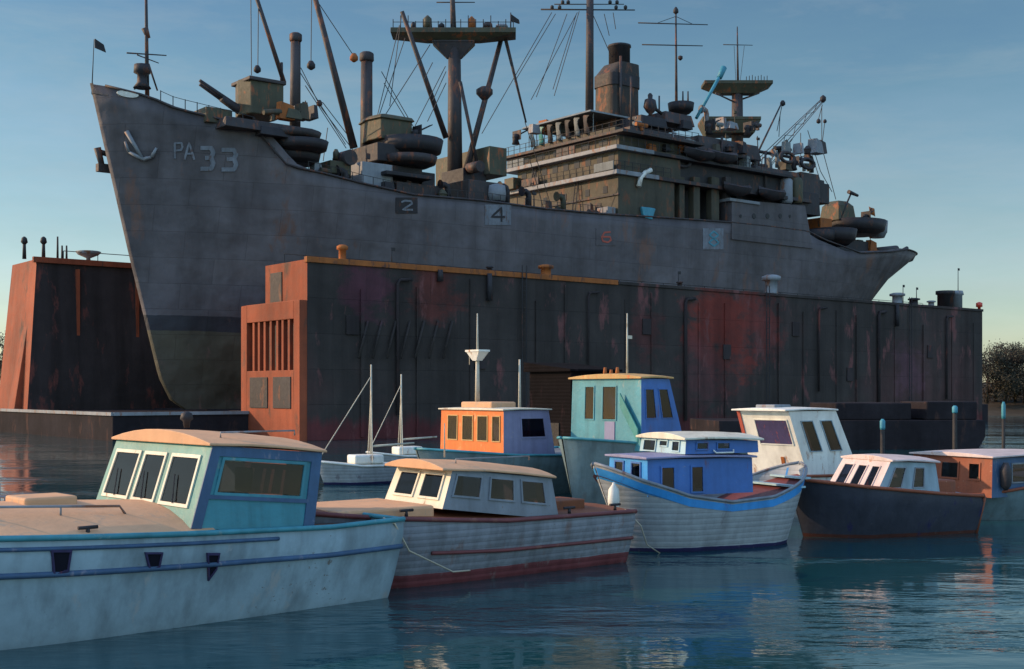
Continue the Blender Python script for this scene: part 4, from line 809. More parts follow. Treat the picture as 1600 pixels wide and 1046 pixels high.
# boats hung along the side: things of their own
def ship_boat(px, py, ln, o, label, mat):
    t, z = S.pix(px, py, o); rows = []
    r = empty('ships_boat', S.world(t, o, z - .6), S.a); tag(r, label, 'boat', "boats hung along the ship's side")
    for k in range(13):
        x = k / 12 * 2 - 1; b = 1.05 * max(0, 1 - abs(x) ** 2.4) ** .6 + .03; rows.append([(x * ln / 2, b * c, .75 + .25 * x * x - .95 * math.sqrt(max(0, 1 - c * c)) * (1 - .5 * x * x)) for c in (-1, -.85, -.5, 0, .5, .85, 1)])
    mb = MB(); mb.loft(rows); mb.build('hull', M[mat], r); rows2 = []
    for k in range(13):
        x = k / 12 * 2 - 1; b = 1.05 * max(0, 1 - abs(x) ** 2.4) ** .6 + .03; z_ = .78 + .25 * x * x; rows2.append([(x * ln / 2, -b, z_), (x * ln / 2, -b * .5, z_ + .28), (x * ln / 2, 0, z_ + .4), (x * ln / 2, b * .5, z_ + .28), (x * ln / 2, b, z_)])
    mb = MB(); mb.loft(rows2); mb.build('canvas_cover', M['mast' if mat == 'dark' else 'dark'], r)
ship_boat(1094, 242, 5.4, 11.4, "dark ship's boat under the after mast, left one of the upper pair", 'dark')
ship_boat(1129, 246, 5.2, 11.3, "dark ship's boat under the after mast, right one of the upper pair", 'dark')
ship_boat(1152, 297, 4.8, 11.0, "small dark ship's boat just above the portholed deckhouse", 'dark')
ship_boat(1206, 304, 5.0, 11.0, "dark ship's boat hung beside the two raft drums, rightmost of the four", 'dark')

# ------------------------------------------------------------------ small craft
def boat_hull(fr, root, org, s0_, s1_, B, sheer_t, rake=.7, transom=.86, draft=.4, mat='grey', bowx=.45, dbl=False, deckmat='wood', deck_drop=.12, flare=.62, railmat='maroon', rail_r=.05, deck_to=1.0, sternrake=0.0, camber=0.0, planks=0):
    Ln = s1_ - s0_
    def shp(x):
        if x < bowx: return max(.015, (1 - (1 - x / bowx) ** 2.1) ** .75)
        if dbl and x > 1 - bowx * .9: q = (1 - x) / (bowx * .9); return max(.015, (1 - (1 - q) ** 2.1) ** .7)
        return lerp(1, transom, ((x - bowx) / (1 - bowx)) ** 1.5) if not dbl else 1
    def zs(x): return interp(sheer_t, x)
    def pt(x, t, sd_):
        z = lerp(-draft, zs(x), t); fl = lerp(flare, 1, min(1, (t * 1.15)) ** .7); xb = max(0, 1 - x * 3.0)
        hbv = B / 2 * shp(x) * lerp(fl, fl * (t ** .8 if t > 0 else 0), xb * .6)
        return (s0_ + x * Ln + rake * (1 - t) * max(0, 1 - x * 2) ** 1.5 - sternrake * (1 - t) * max(0, x * 2 - 1) ** 1.5, B / 2 + sd_ * hbv, z)
    mb = MB(); NS = 48; T = [0, .12, .25, .38, .5, .62, .75, .87, 1]
    rows = [[pt(i / NS, t, -1) for t in T[::-1]] + [pt(i / NS, t, 1) for t in T] for i in range(NS + 1)]
    mb.loft(rows); f = mb.bm.faces.new([mb.bm.verts.new(p) for p in rows[-1]])
    h = mb.build('hull', M[mat], root, org)
    mb = MB(); rr = []
    for i in range(int(NS * deck_to) + 1):
        x = i / NS; a = pt(x, 1, -1); b = pt(x, 1, 1); zc = zs(x) - deck_drop; n = 9
        rr.append([(a[0], lerp(a[1] + .02, b[1] - .02, k / (n - 1)), zc + camber * (1 - (2 * k / (n - 1) - 1) ** 2) * shp(x)) for k in range(n)])
    mb.loft(rr); mb.build('deck', M[deckmat], root, org)
    mb = MB()
    for sd_ in (-1, 1): mb.path([Vector(pt(i / NS, 1, sd_)) + Vector((0, sd_ * .02, .02)) for i in range(NS + 1)], rail_r, 7)
    mb.path([pt(1, 1, -1), pt(1, 1, 1)], rail_r, 7); mb.build('gunwale', M[railmat], root, org)
    return pt, h
def strake(ptf, root, org, t, r, mat, x0=0.0, x1=1.0):
    mb = MB()
    for sd_ in (-1, 1): mb.path([Vector(ptf(lerp(x0, x1, i / 40), t, sd_)) + Vector((0, sd_ * .02, 0)) for i in range(41)], r, 7)
    return mb.build('rub_rail', M[mat], root, org)
CABS = []
class Cabin:
    def __init__(s, root, org, xb0, xt0, xb1, xt1, yb0, yb1, zb, ztf, ztr=None, inset=.08, mat='white', matside=None, name='cabin', roof=None, over=.12, rt=.08, crown=.12, zbr=None, tfar=0.0, overf=None):
        ztr = ztf if ztr is None else ztr; zbr = zb if zbr is None else zbr; s.root = root; s.org = org
        q = [(xb0, yb0, zb), (xb1, yb0, zbr), (xb1, yb1, zbr), (xb0, yb1, zb), (xt0, yb0 + inset, ztf), (xt1, yb0 + inset, ztr), (xt1, yb1 - inset, ztr), (xt0, yb1 - inset, ztf)]
        mb = MB(); mats = [M[mat]]
        if matside: mats.append(M[matside])
        mb.face([q[0], q[1], q[2]], 0); s.o = mb.build(name, mats, root, org); s.q = q; s.two = bool(matside); s.holes = {'f': [], 's': []}; CABS.append(s)
        s.front = [q[3], q[0], q[4], q[7]]; s.side = [q[0], q[1], q[5], q[4]]
        if roof:
            mb = MB(); rows = []; n = 9; of = over if overf is None else overf
            for x, zz in [(xt0 - of, ztf), (lerp(xt0, xt1, .33), lerp(ztf, ztr, .33) + .03), (lerp(xt0, xt1, .66), lerp(ztf, ztr, .66) + .03), (xt1 + over, ztr)]:
                top = [(x, lerp(yb0 + inset - over, yb1 - inset + over, k / (n - 1)), zz + .003 + rt + crown * (1 - (2 * k / (n - 1) - 1) ** 2)) for k in range(n)]
                rows.append(top + [(a, b, zz + .003) for a, b, c in reversed(top)])
            mb.loft(rows, closed=True, smooth=False, cap=True); s.r = mb.build('roof', M[roof], s.o, None or org, .015)
    def finish(s):
        """walls with the window openings left out"""
        q = s.q; mb = MB(); k = 1 if s.two else 0
        def wall(f, holes, mi):
            u = 0.0
            for u0, u1, v0, v1 in sorted(holes):
                if u0 > u: mb.face(subquad(f, u, u0, 0, 1), mi)
                mb.face(subquad(f, u0, u1, 0, v0), mi); mb.face(subquad(f, u0, u1, v1, 1), mi); u = u1
            mb.face(subquad(f, u, 1, 0, 1), mi)
        wall(s.front, s.holes['f'], 0); wall(s.side, s.holes['s'], k)
        wall([q[3], q[2], q[6], q[7]], s.holes['s'], k); wall([q[1], q[2], q[6], q[5]], [(.3, .7, .35, .85)], k)
        mb.face([q[0], q[3], q[2], q[1]], 0); mb.face(q[4:8], 0)
        bmesh.ops.translate(mb.bm, vec=-Vector(s.org), verts=mb.bm.verts); mb.bm.to_mesh(s.o.data); mb.bm.free()
    def win(s, face, u0, u1, v0, v1, fmat='cream', fw=.05, lean=0.0, pane='pane', name='window', fr=True):
        lean = 0.0; s.holes[face].append((u0, u1, v0, v1)); f = s.front if face == 'f' else s.side; sq = subquad(f, u0, u1, v0, v1, lean)
        mb = MB(); ws = ((Vector(sq[1]) - Vector(sq[0])).length, (Vector(sq[3]) - Vector(sq[0])).length); a, b = fw / ws[0], fw / ws[1]
        if fr:
            sq_ = sq; sq = subquad(sq, -a * .35, 1 + a * .35, -b * .35, 1 + b * .35)
            for uv in ((0, 1, 0, b), (0, 1, 1 - b, 1), (0, a, b, 1 - b), (1 - a, 1, b, 1 - b)): mb.slab(subquad(sq, *uv), -.02, .03)
            o = mb.build(name, M[fmat], s.o, s.org); sq = sq_
            mb = MB(); mb.slab(subquad(sq, a * .9, 1 - a * .9, b * .9, 1 - b * .9), .004, .010); mb.build('pane', M[pane], o, s.org)
        else:
            mb.slab(sq, -.004, .012); o = mb.build(name, M[pane], s.o, s.org)
        return o, sq
    def strip(s, face, u0, u1, v0, v1, mat, d=.03, name='trim', lean=0):
        mb = MB(); mb.slab(subquad(s.front if face == 'f' else s.side, u0, u1, v0, v1, lean), -.004, d); return mb.build(name, M[mat], s.o, s.org)
def boat(name, fr, label, s_mid, B, cat='boat', group='small boats moored in front of the dry dock'):
    r = empty(name, fr.world(s_mid, B / 2, 0), fr.a); tag(r, label, cat, group); return r, (s_mid, B / 2, 0)
def cleat(root, org, x, y, z, mat='dark'):
    mb = MB(); mb.tube((x, y, z), (x, y, z + .12), .04, .03, 7); mb.tube((x - .16, y, z + .13), (x + .16, y, z + .13), .03, .03, 7); mb.build('cleat', M[mat], root, org)
def rope(root, org, pts, r=.02, name='mooring_line', mat='rope'):
    mb = MB(); mb.path(pts, r, 5); return mb.build(name, M[mat], root, org)

# 1 --- blue grey cruiser, front left
f1 = Frame(637, 23.5, 42); B1 = 4.4
r1, g1_ = boat('cabin_cruiser', f1, 'large blue grey cabin cruiser with teal windscreen and peach roof, nearest boat', -5, B1)
p1, _ = boat_hull(f1, r1, g1_, -11.2, 0, B1, [(0, 2.05), (.3, 1.78), (.6, 1.62), (.85, 1.52), (1, 1.55)], .9, .94, .4, 'bluegrey', .5, deckmat='peach', deck_drop=-.02, railmat='tealbl', rail_r=.05, camber=.42, deck_to=.66)
strake(p1, r1, g1_, .74, .05, 'slate'); strake(p1, r1, g1_, .93, .035, 'slate', 0, .75)
mb = MB(); mb.loft([[(x, .35, 1.42), (x, B1 - .35, 1.42)] for x in (-3.9, -2, -.1)]); mb.build('aft_deck', M['wood'], r1, g1_)
xt, zt1 = f1.pix(332, 697, .3); xb, zb1 = f1.pix(296, 812, .25); xr, zr = f1.pix(503, 708, .3); xrb, zrb = f1.pix(470, 835, .25)
c1 = Cabin(r1, g1_, xb, xt, xr - .25, xr, .22, B1 - .22, zb1 - .15, zt1, zr, .1, 'teal', 'tealbl', roof='peach', over=.08, crown=.20, rt=.045, zbr=1.45)  # tealbl side: shaded tone of the teal front's paint, put into the colour
for u0, u1 in ((.06, .33), (.38, .60), (.66, .93)): c1.win('f', u0, u1, .24, .86, 'cream', .06, .01)
o_, sq = c1.win('s', .12, .86, .42, .86, 'tealbl', .05)
for a, b in ((.42, .52), (.56, .62), (.66, .76), (.80, .86)):
    mb = MB(); mb.slab(subquad(sq, a, b, .1, .8), -.08, -.07); mb.build('curtain', M['curtain'], o_, g1_)
mb = MB(); mb.slab(subquad(sq, .36, .94, .78, .92), -.068, -.05); mb.build('curtain', M['curtain'], o_, g1_)
c1.strip('s', .0, .08, 0, 1, 'slate', .03); c1.strip('s', .91, 1, 0, 1, 'slate', .03); c1.strip('s', .08, .91, .88, 1.0, 'slate', .03); c1.strip('s', .08, .91, .36, .41, 'slate', .03)
for x in (.2, .45): cleat(r1, g1_, *(Vector(p1(x, 1, -1)) + Vector((0, .2, .02))))
def p1_at(px, py):                         # the point of the near topside that shows there
    o_ = .3
    for _ in range(8):
        t, z = f1.pix(px, py, o_); x = min(1, max(0, (t + 11.2) / 11.2)); zs_ = interp([(0, 2.05), (.3, 1.78), (.6, 1.62), (.85, 1.52), (1, 1.55)], x); tt = min(1, max(0, (z + .4) / (zs_ + .4))); o_ = p1(x, tt, -1)[1]
    return Vector((t, o_, z))
for cs in (((78, 859), (111, 859), (106, 893), (82, 902)), ((225, 863), (253, 863), (248, 887), (232, 893)), ((322, 864), (342, 864), (337, 890), (324, 908))):
    q = [p1_at(*c) for c in cs]; cq = sum(q, Vector()) / 4
    mb = MB(); mb.loft([[tuple(c + Vector((0, .03, 0))) for c in q], [tuple(c + Vector((0, -.06, 0))) for c in q], [tuple(cq + (c - cq) * .8 + Vector((0, -.065, 0))) for c in q], [tuple(cq + (c - cq) * .75 + Vector((0, -.035, 0))) for c in q]], closed=True, smooth=False); po = mb.build('hull_port', M['fender'], r1, g1_)
    mb = MB(); mb.face([tuple(cq + (c - cq) * .78 + Vector((0, -.04, 0))) for c in q]); mb.build('pane', M['glass'], po, g1_)
for x_, y_, z_, m_ in ((-3.0, 1.2, 1.42, 'peach'), (-1.2, 2.6, 1.42, 'tealbl')):
    mb = MB(); mb.box(x_, x_ + .9, y_, y_ + .7, z_, z_ + .22); mb.build('locker', M[m_], r1, g1_, .03)

def zdk(x, y):
    t_ = (x + 11.2) / 11.2; return interp([(0, 2.05), (.3, 1.78), (.6, 1.62), (.85, 1.52), (1, 1.55)], t_) + .02 + .42 * (1 - (2 * y / B1 - 1) ** 2)
mb = MB(); mb.box(-6.6, -5.7, 1.7, 2.6, zdk(-6.1, 2.2) - .12, zdk(-6.1, 2.2) + .1); mb.build('deck_hatch', M['peach'], r1, g1_, .04)
for y_ in (.95, B1 - .95):
    mb = MB(); mb.path([(-8.4, y_, zdk(-8.4, y_) - .02), (-8.35, y_, zdk(-8.4, y_) + .12), (-5.3, y_, zdk(-5.3, y_) + .12), (-5.2, y_, zdk(-5.3, y_) - .02)], .022, 7)
    for x_ in (-7.4, -6.3): mb.tube((x_, y_, zdk(x_, y_) - .02), (x_, y_, zdk(x_, y_) + .12), .018, .018, 6)
    mb.build('deck_rail', M['edge'], r1, g1_)
def roof_rail(cab, x0, x1, y, z, root, org):
    mb = MB(); mb.path([(x0, y, z), (x0, y, z + .09), (x1, y, z + .09), (x1, y, z)], .018, 6); mb.build('grab_rail', M['edge'], cab.o, org)
mb = MB(); mb.box(xb + .25, xb + .75, .6, B1 - .6, zb1 - .14, zb1 + .32); mb.build('dashboard', M['wood'], c1.o, g1_, .04)
mb = MB(); rr = []
for j in range(21):
    t_ = 2 * math.pi * j / 20; rr.append([(xb + .95 + .03 * math.cos(u_) + .06 * math.sin(t_), 1.5 + (.24 + .03 * math.sin(u_)) * math.cos(t_), zb1 + .42 + (.24 + .03 * math.sin(u_)) * math.sin(t_)) for u_ in [i * math.pi / 3 for i in range(6)]])
mb.loft(rr, closed=True); mb.tube((xb + .95, 1.26, zb1 + .42), (xb + .95, 1.74, zb1 + .42), .02); mb.tube((xb + .7, 1.5, zb1 + .3), (xb + .95, 1.5, zb1 + .42), .03); mb.build('steering_wheel', M['wood'], c1.o, g1_)
mb = MB(); mb.box(xb + 1.3, xb + 1.7, 1.2, 1.75, zb1 - .14, zb1 + .3); mb.box(xb + 1.68, xb + 1.78, 1.2, 1.75, zb1 + .3, zb1 + .75); mb.build('seat', M['fender'], c1.o, g1_, .04)
roof_rail(c1, xt + .4, xr - .3, .75, zt1 + .12, r1, g1_)
q = quad_at(c1.front, .5, .9); mb = MB(); mb.lathe((xt + .5, B1 / 2, zt1 + .26), [(.05, 0), (.07, .12), (.12, .16), (.1, .26), (.03, .3)], 10); mb.build('mast_light', M['dark'], c1.o, g1_)
for u in (.2, .49, .8):
    a = quad_at(c1.front, u, .27); b = quad_at(c1.front, u - .05, .62); d = Vector((-.05, -.0, .0)); mb = MB(); mb.tube(a + d, b + d, .012, .012, 5); mb.build('wiper', M['wire'], c1.o, g1_)
rope(r1, g1_, [Vector(p1(.97, 1, -1)) + Vector((0, .2, .05)), Vector(p1(.97, 1, -1)) + Vector((.1, -.03, -.05)), Vector(p1(.99, .7, -1)) + Vector((.4, .1, -.05)), (1.6, .6, .35), (3.2, 1.5, .15), (4.6, 2.2, -.05)], .018)
for k in range(7): mb = MB(); a = Vector(p1(.04 + k * .07, 1, 1)); mb.tube(a, a + Vector((0, 0, .62)), .018, .015, 6); mb.build('stanchion', M['edge'], r1, g1_)

# 2 --- grey timber launch with brown deck
f2 = Frame(1000, 28.6, 38); B2 = 3.1
r2, g2_ = boat('timber_launch', f2, 'grey timber launch with cream five window cabin, orange roof and maroon waterline', -4, B2)
p2, _ = boat_hull(f2, r2, g2_, -9.6, 0, B2, [(0, 1.75), (.3, 1.45), (.6, 1.24), (1, 1.2)], .8, .9, .4, 'hullb', .5, deckmat='wood', deck_drop=-.01, railmat='maroon', rail_r=.05, camber=.10)
strake(p2, r2, g2_, .62, .04, 'maroon', .4)
xt, zt1 = f2.pix(707, 735, .4); xb, zb1 = f2.pix(690, 788, .35); xr, zr = f2.pix(862, 748, .4); far = f2.pixs(600, 760, xb)[0]
c2 = Cabin(r2, g2_, xb, xt, xr + .15, xr, .32, min(far, B2 - .25), zb1 - .1, zt1, zr, .08, 'cream', 'grey', roof='peach', over=.08, crown=.16, rt=.045, zbr=1.15, overf=.3)  # grey side is the cream cabin paint with its shade mixed in
for u0, u1 in ((.12, .46), (.56, .90)): c2.win('f', u0, u1, .22, .88, 'cream', .05, .02)
for u0, u1 in ((.05, .29), (.37, .60), (.67, .90)): c2.win('s', u0, u1, .34, .90, 'grey', .04)
mb = MB(); mb.box(xb - 2.4, xb - .1, .45, B2 - .45, 1.25, zb1 - .02); mb.build('foredeck_trunk', M['peach'], r2, g2_, .06)
for x in (.35, .8, .95): cleat(r2, g2_, *(Vector(p2(x, 1, -1)) + Vector((0, .2, .05))))
mb = MB(); mb.box(-1.9, -.9, .9, 1.8, 1.2, 1.5); mb.build('engine_hatch', M['wood'], r2, g2_, .03)

roof_rail(c2, xt + .3, xr - .4, .7, zt1 + .12, r2, g2_)
rope(r2, g2_, [Vector(p2(.98, 1, -1)) + Vector((0, .15, .05)), Vector(p2(1, .8, -1)) + Vector((.25, .05, -.02)), (1.0, .8, .3), (1.9, 1.2, -.05)], .016)
mb = MB(); mb.tube((xt + .6, B2 / 2, zt1 + .2), (xt + .6, B2 / 2, zt1 + .95), .02, .012, 6); mb.build('antenna', M['spar'], c2.o, g2_)

# 3 --- blue double ended fishing boat
f3 = Frame(1060, 30.2, 27); B3 = 2.6
sb = f3.pix(928, 720, B3 / 2)[0]; se = f3.pix(1250, 740, B3 / 2)[0]
r3, g3_ = boat('fishing_boat', f3, 'tubby blue double ended fishing boat with two storey blue cabin and grey white hull', (sb + se) / 2, B3)
p3, _ = boat_hull(f3, r3, g3_, sb, se, B3, [(0, 2.2), (.12, 1.82), (.3, 1.42), (.5, 1.22), (.7, 1.3), (.88, 1.68), (1, 2.05)], 1.0, 1, .4, 'hullc', .3, dbl=True, deckmat='maroon', deck_drop=.25, railmat='grey', rail_r=.04, flare=.55, sternrake=.7)
mb = MB(); R_ = [[Vector(p3(i / 40, t, -1)) + Vector((0, -.015, 0)) for t in (.86, .97)] for i in range(41)]; mb.loft(R_); R_ = [[Vector(p3(i / 40, t, 1)) + Vector((0, .015, 0)) for t in (.86, .97)] for i in range(41)]; mb.loft(R_); mb.build('sheer_stripe', M['blue'], r3, g3_)
xn, zn = f3.pix(1018, 719, .2); xe, ze_ = f3.pix(1182, 716, .2)
c3 = Cabin(r3, g3_, xn - .02, xn, xe, xe, .34, B3 - .42, 1.42, zn, ze_, .04, 'blue', 'navy', name='lower_cabin', roof='lav', over=.1, crown=.03, rt=.05)  # navy side: same blue paint as the front, darkened for shade
for u0, u1 in ((.16, .40), (.60, .84)): c3.win('f', u0, u1, .3, .90, 'navy', .04)
for u0, u1 in ((.12, .25), (.40, .52)): c3.win('s', u0, u1, .06, .80, 'navy', .04)
xn2, z2a = f3.pix(1072, 688, .45); xe2, _ = f3.pix(1184, 690, .45); fo = f3.pixs(980, 688, xn2)[0]
c3b = Cabin(r3, g3_, xn2 - .05, xn2, xe2, xe2, .42, B3 - .1, zn + .1, z2a, z2a - .05, .03, 'pale', 'navy', name='upper_cabin', roof='cream', over=.12, crown=.12, rt=.05)
for u0, u1, v0 in ((.08, .36, .05), (.44, .62, .45), (.72, .88, .15)): c3b.win('f', u0, u1, v0, .9, 'pale', .03)
for u0, u1 in ((.14, .30), (.42, .60)): c3b.win('s', u0, u1, .3, .85, 'navy', .03)
mb = MB(); q = quad_at(c3b.side, .5, .12); mb.path([q + Vector((-.3, -.03, .05)), q + Vector((-.25, -.07, -.02)), q + Vector((.3, -.07, -.02)), q + Vector((.32, -.03, .05))], .022, 6); mb.build('grab_rail', M['white'], c3b.o, g3_)
for a, b in ((.86, .25), (.93, .1)):
    q = Vector(p3(a, 1, -1)); q2 = Vector(p3(a, 1, 1)); mb = MB(); mb.hexa([q + Vector((0, .05, -.16)), q + Vector((.22, .05, -.16)), q2 + Vector((.22, -.05, -.16)), q2 + Vector((0, -.05, -.16)), q + Vector((0, .05, -.11)), q + Vector((.22, .05, -.11)), q2 + Vector((.22, -.05, -.11)), q2 + Vector((0, -.05, -.11))]); mb.build('thwart', M['pale'], r3, g3_)
q = Vector(p3(.03, .9, -1)); mb = MB(); mb.lathe((0, 0, -.75), [(.03, 0), (.13, .08), (.15, .3), (.13, .55), (.05, .66), (.03, .72)], 12)
fo_ = mb.build('bow_fender', M['white']); fo_.location = f3.world(q[0] - .05, q[1] - .18, q[2] - .05); tag(fo_, "white fender hanging at the left end of the blue fishing boat", 'fender')

# 4 --- dark hull with pinkish cabin, right
f4 = Frame(1540, 34.6, 22); B4 = 3.0; sb = f4.pix(1232, 745, B4 / 2)[0]
r4, g4_ = boat('motor_boat', f4, 'dark navy hulled motor boat with pinkish white raked cabin at right', sb / 2, B4)
p4, _ = boat_hull(f4, r4, g4_, sb, 0, B4, [(0, 1.6), (.3, 1.4), (.7, 1.18), (1, 1.05)], .6, .95, .4, 'hulld', .45, deckmat='grey', deck_drop=.02, railmat='rustb', rail_r=.05, camber=.08)
xt, zt1 = f4.pix(1392, 722, .4); xb, zb1 = f4.pix(1366, 772, .35); xr, zr = f4.pix(1462, 724, .4); far = f4.pixs(1288, 760, xb)[0]
c4 = Cabin(r4, g4_, xb, xt, xr + .1, xr, .33, min(far, B4 - .2), zb1 - .1, zt1, zr, .08, 'pink', 'bluegrey', roof='pink', over=.10, crown=.10, rt=.05, overf=.02)  # bluegrey side stands for the pinkish cabin paint in shade
for u0, u1 in ((.12, .32), (.42, .60), (.70, .86)): c4.win('f', u0, u1, .25, .85, 'pink', .03, .01)
for u0, u1 in ((.14, .36), (.55, .74)): c4.win('s', u0, u1, .25, .85, 'grey', .03, .04)
mb = MB(); q = [Vector(p4(1, t, sd_)) for t, sd_ in ((.1, -1), (1, -1))]; mb.tube(q[0] + Vector((.03, 0, 0)), q[1] + Vector((.03, 0, 0)), .06, .06, 7); mb.build('transom_post', M['rustb'], r4, g4_)
mb = MB(); mb.box(-2.3, -.5, .6, B4 - .6, 1.08, 1.5); mb.build('hatch_cover', M['rustb'], r4, g4_, .05)

# 5 --- rust brown cabin boat at the right edge
f5 = Frame(1562, 37.5, 30); B5 = 3.6
r5, g5_ = boat('cabin_boat', f5, 'blue grey boat with rust brown cabin at the right edge of the picture', 2, B5)
p5, _ = boat_hull(f5, r5, g5_, -1.1, 6.5, B5, [(0, .85), (.12, .8), (.3, 1.0), (1, 1.3)], .4, .9, .4, 'hullt', .4, deckmat='grey', railmat='rustb', deck_drop=0.02)
zt1 = f5.pix(1562, 716, .3)[1]; zb1 = f5.pix(1562, 782, .3)[1]; far = f5.pixs(1440, 716, 0)[0]
c5 = Cabin(r5, g5_, -.05, .05, 3.6, 3.5, .25, B5 - .15, .75, zt1, None, .05, 'rustb', 'slate', roof='pink', over=.1, crown=.08, rt=.05)
for u0, u1 in ((.38, .60), (.72, .86)): c5.win('f', u0, u1, .42, .86, 'rustb', .05)
c5.win('s', .25, .5, .35, .85, 'grey', .04); mb = MB(); q = quad_at(c5.side, .12, .6); mb.lathe((q[0], q[1] - .16, q[2] - .5), [(.05, 0), (.16, .15), (.17, .6), (.08, .85)], 10); fb = mb.build('brown_fender', M['mast']); fb.parent = None
fb.data.transform(Matrix.Translation(-Vector((q[0], q[1] - .16, q[2] - .5)))); fb.location = f5.world(q[0], q[1] - .16, q[2] - .5); tag(fb, 'dark brown fender hanging beside the rust brown cabin at the right edge', 'fender')

# 6 --- white boat with raked wheelhouse
f6 = Frame(1240, 38.5, 38); B6 = 3.7
r6, g6_ = boat('white_cruiser', f6, 'white cruiser with slanting grey shaded wheelhouse side and flat overhanging roof', 1, B6)
p6, _ = boat_hull(f6, r6, g6_, -4.2, 4.6, B6, [(0, 1.7), (.4, 1.35), (1, 1.2)], .7, .92, .4, 'white', .45, deckmat='grey', railmat='rustb', deck_drop=.02)
zt1 = f6.pix(1240, 643, .2)[1]; xb, zb1 = f6.pix(1276, 750, .1); xr, zr = f6.pix(1306, 641, .2); xrb, zrb = f6.pix(1342, 718, .1); far = f6.pixs(1156, 645, 0)[0]
c6 = Cabin(r6, g6_, xb - .35, 0, xrb + .15, xr, .12, min(far + .2, B6 - .1), 1.15, zt1, None, .08, 'white', None, roof='white', over=.06, crown=.04, rt=.05, overf=.22)
c6.win('f', .30, .92, .52, .88, 'white', .03, pane='fender'); c6.strip('f', .60, .66, .16, .34, 'orange', .03, 'marker', .02); c6.strip('f', .0, .06, .45, 1.0, 'markred', .03, 'trim')
for u0, u1 in ((.18, .42), (.58, .82)): c6.win('s', u0, u1, .42, .86, 'bluegrey', .03, 0)
mb = MB(); mb.box(.3, 1.1, 1.0, 1.8, zt1 + .05, zt1 + .2); mb.build('roof_hatch', M['grey'], c6.o, g6_, .03)

# 7 --- teal trawler with high wheelhouse
f7 = Frame(1010, 43.0, 38); B7 = 4.6
r7, g7_ = boat('trawler', f7, 'teal trawler with tall wheelhouse, ochre roof and blue shaded side', 1, B7)
p7, _ = boat_hull(f7, r7, g7_, -1.9, 7, B7, [(0, 2.35), (.3, 2.1), (.7, 1.9), (1, 2.1)], .6, .9, .4, 'hullt', .45, deckmat='grey', railmat='tealbl', deck_drop=.02)
zt1 = f7.pix(1008, 592, .25)[1]; xr, zr = f7.pix(1046, 592, .25); xrb, _ = f7.pix(1072, 674, .2); far = f7.pixs(893, 592, 0)[0]
c7 = Cabin(r7, g7_, -.05, 0, xrb, xr, .2, min(far, B7 - .1), 1.9, zt1, None, .06, 'tealbl', 'navy', name='wheelhouse', roof='ochre', over=.12, crown=.12, rt=.06)  # navy side: the teal wheelhouse paint with shade put into its colour
c7.win('f', .20, .34, .42, .90, 'tealbl', .04); c7.win('f', .46, .66, .42, .90, 'tealbl', .04); c7.strip('f', .5, .64, .05, .40, 'lav', .03, 'door_panel')
for u0, u1 in ((.12, .40), (.55, .85)): c7.win('s', u0, u1, .45, .86, 'navy', .03, -.02)
a = quad_at(c7.front, .74, .72); b = quad_at(c7.front, .99, .22); mb = MB(); d = Vector((-.1, -.02, 0)); mb.hexa([b + d + Vector((0, 0, -.28)), b + d + Vector((-.06, 0, -.28)), a + d + Vector((-.06, 0, -.28)), a + d + Vector((0, 0, -.28)), b + d + Vector((0, 0, .22)), b + d + Vector((-.06, 0, .22)), a + d + Vector((-.06, 0, .22)), a + d + Vector((0, 0, .22))]); mb.build('boarding_plank', M['teal'], r7, g7_, .02)
for k in range(6):
    q = quad_at(c7.front, .1 + .09 * k, 1.0); mb = MB(); mb.tube(q + Vector((.4, 0, .1)), q + Vector((.4, 0, .35 + .08 * (k % 2))), .09, .05, 7)
    if k in (3, 4, 5): mb.build('roof_lamp', M['orange'], c7.o, g7_)
q = Vector(f7.pt(980, 570, 1.8)); mb = MB(); mb.tube((q[0], 1.8, zt1), (q[0], 1.8, f7.pix(980, 490, 1.8)[1]), .045, .025, 6); _, z_ = f7.pix(980, 527, 1.8); mb.box(q[0], q[0] + .22, 1.77, 1.83, z_ - .06, z_ + .06); mb.build('antenna', M['spar'], c7.o, g7_)

# 8 --- orange cabin boat
f8 = Frame(793, 46.0, 38); B8 = 4.4
r8, g8_ = boat('orange_cabin_boat', f8, 'boat with bright orange four window cabin, lavender side and cream mast', 1, B8)
p8, _ = boat_hull(f8, r8, g8_, -2.6, 6, B8, [(0, 1.85), (.35, 1.6), (.7, 1.5), (1, 1.6)], .8, .9, .4, 'hullt', .45, deckmat='grey', railmat='tealbl', deck_drop=.02)
zt1 = f8.pix(793, 642, .25)[1]; xr, zr = f8.pix(857, 646, .25); far = f8.pixs(686, 642, 0)[0]
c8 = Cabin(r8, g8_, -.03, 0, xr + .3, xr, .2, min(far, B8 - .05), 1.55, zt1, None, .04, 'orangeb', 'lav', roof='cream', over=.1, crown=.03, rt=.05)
for u0, u1 in ((.12, .28), (.36, .53), (.60, .76), (.83, .95)): c8.win('f', u0, u1, .32, .88, 'ochre', .04)
c8.win('s', .36, .86, .40, .84, 'lav', .05)
oa = f8.pixs(720, 640, .3)[0]; ob = f8.pixs(768, 640, .3)[0]; mb = MB(); mb.box(.3, 1.5, ob, oa, zt1 + .05, zt1 + .32); mb.build('roof_box', M['peach'], c8.o, g8_, .06)
om = f8.pixs(746, 628, .9)[0]; zA = f8.pixs(746, 628, .9)[1]; zB = f8.pixs(748, 552, .9)[1]; zC = f8.pixs(748, 490, .9)[1]
mb = MB(); mb.tube((.9, om, zt1 + .2), (.9, om, zB), .10, .07, 8); mb.tube((.9, om, zB), (.9, om, zC), .05, .025, 6); ms = mb.build('mast', M['spar'], r8, g8_)
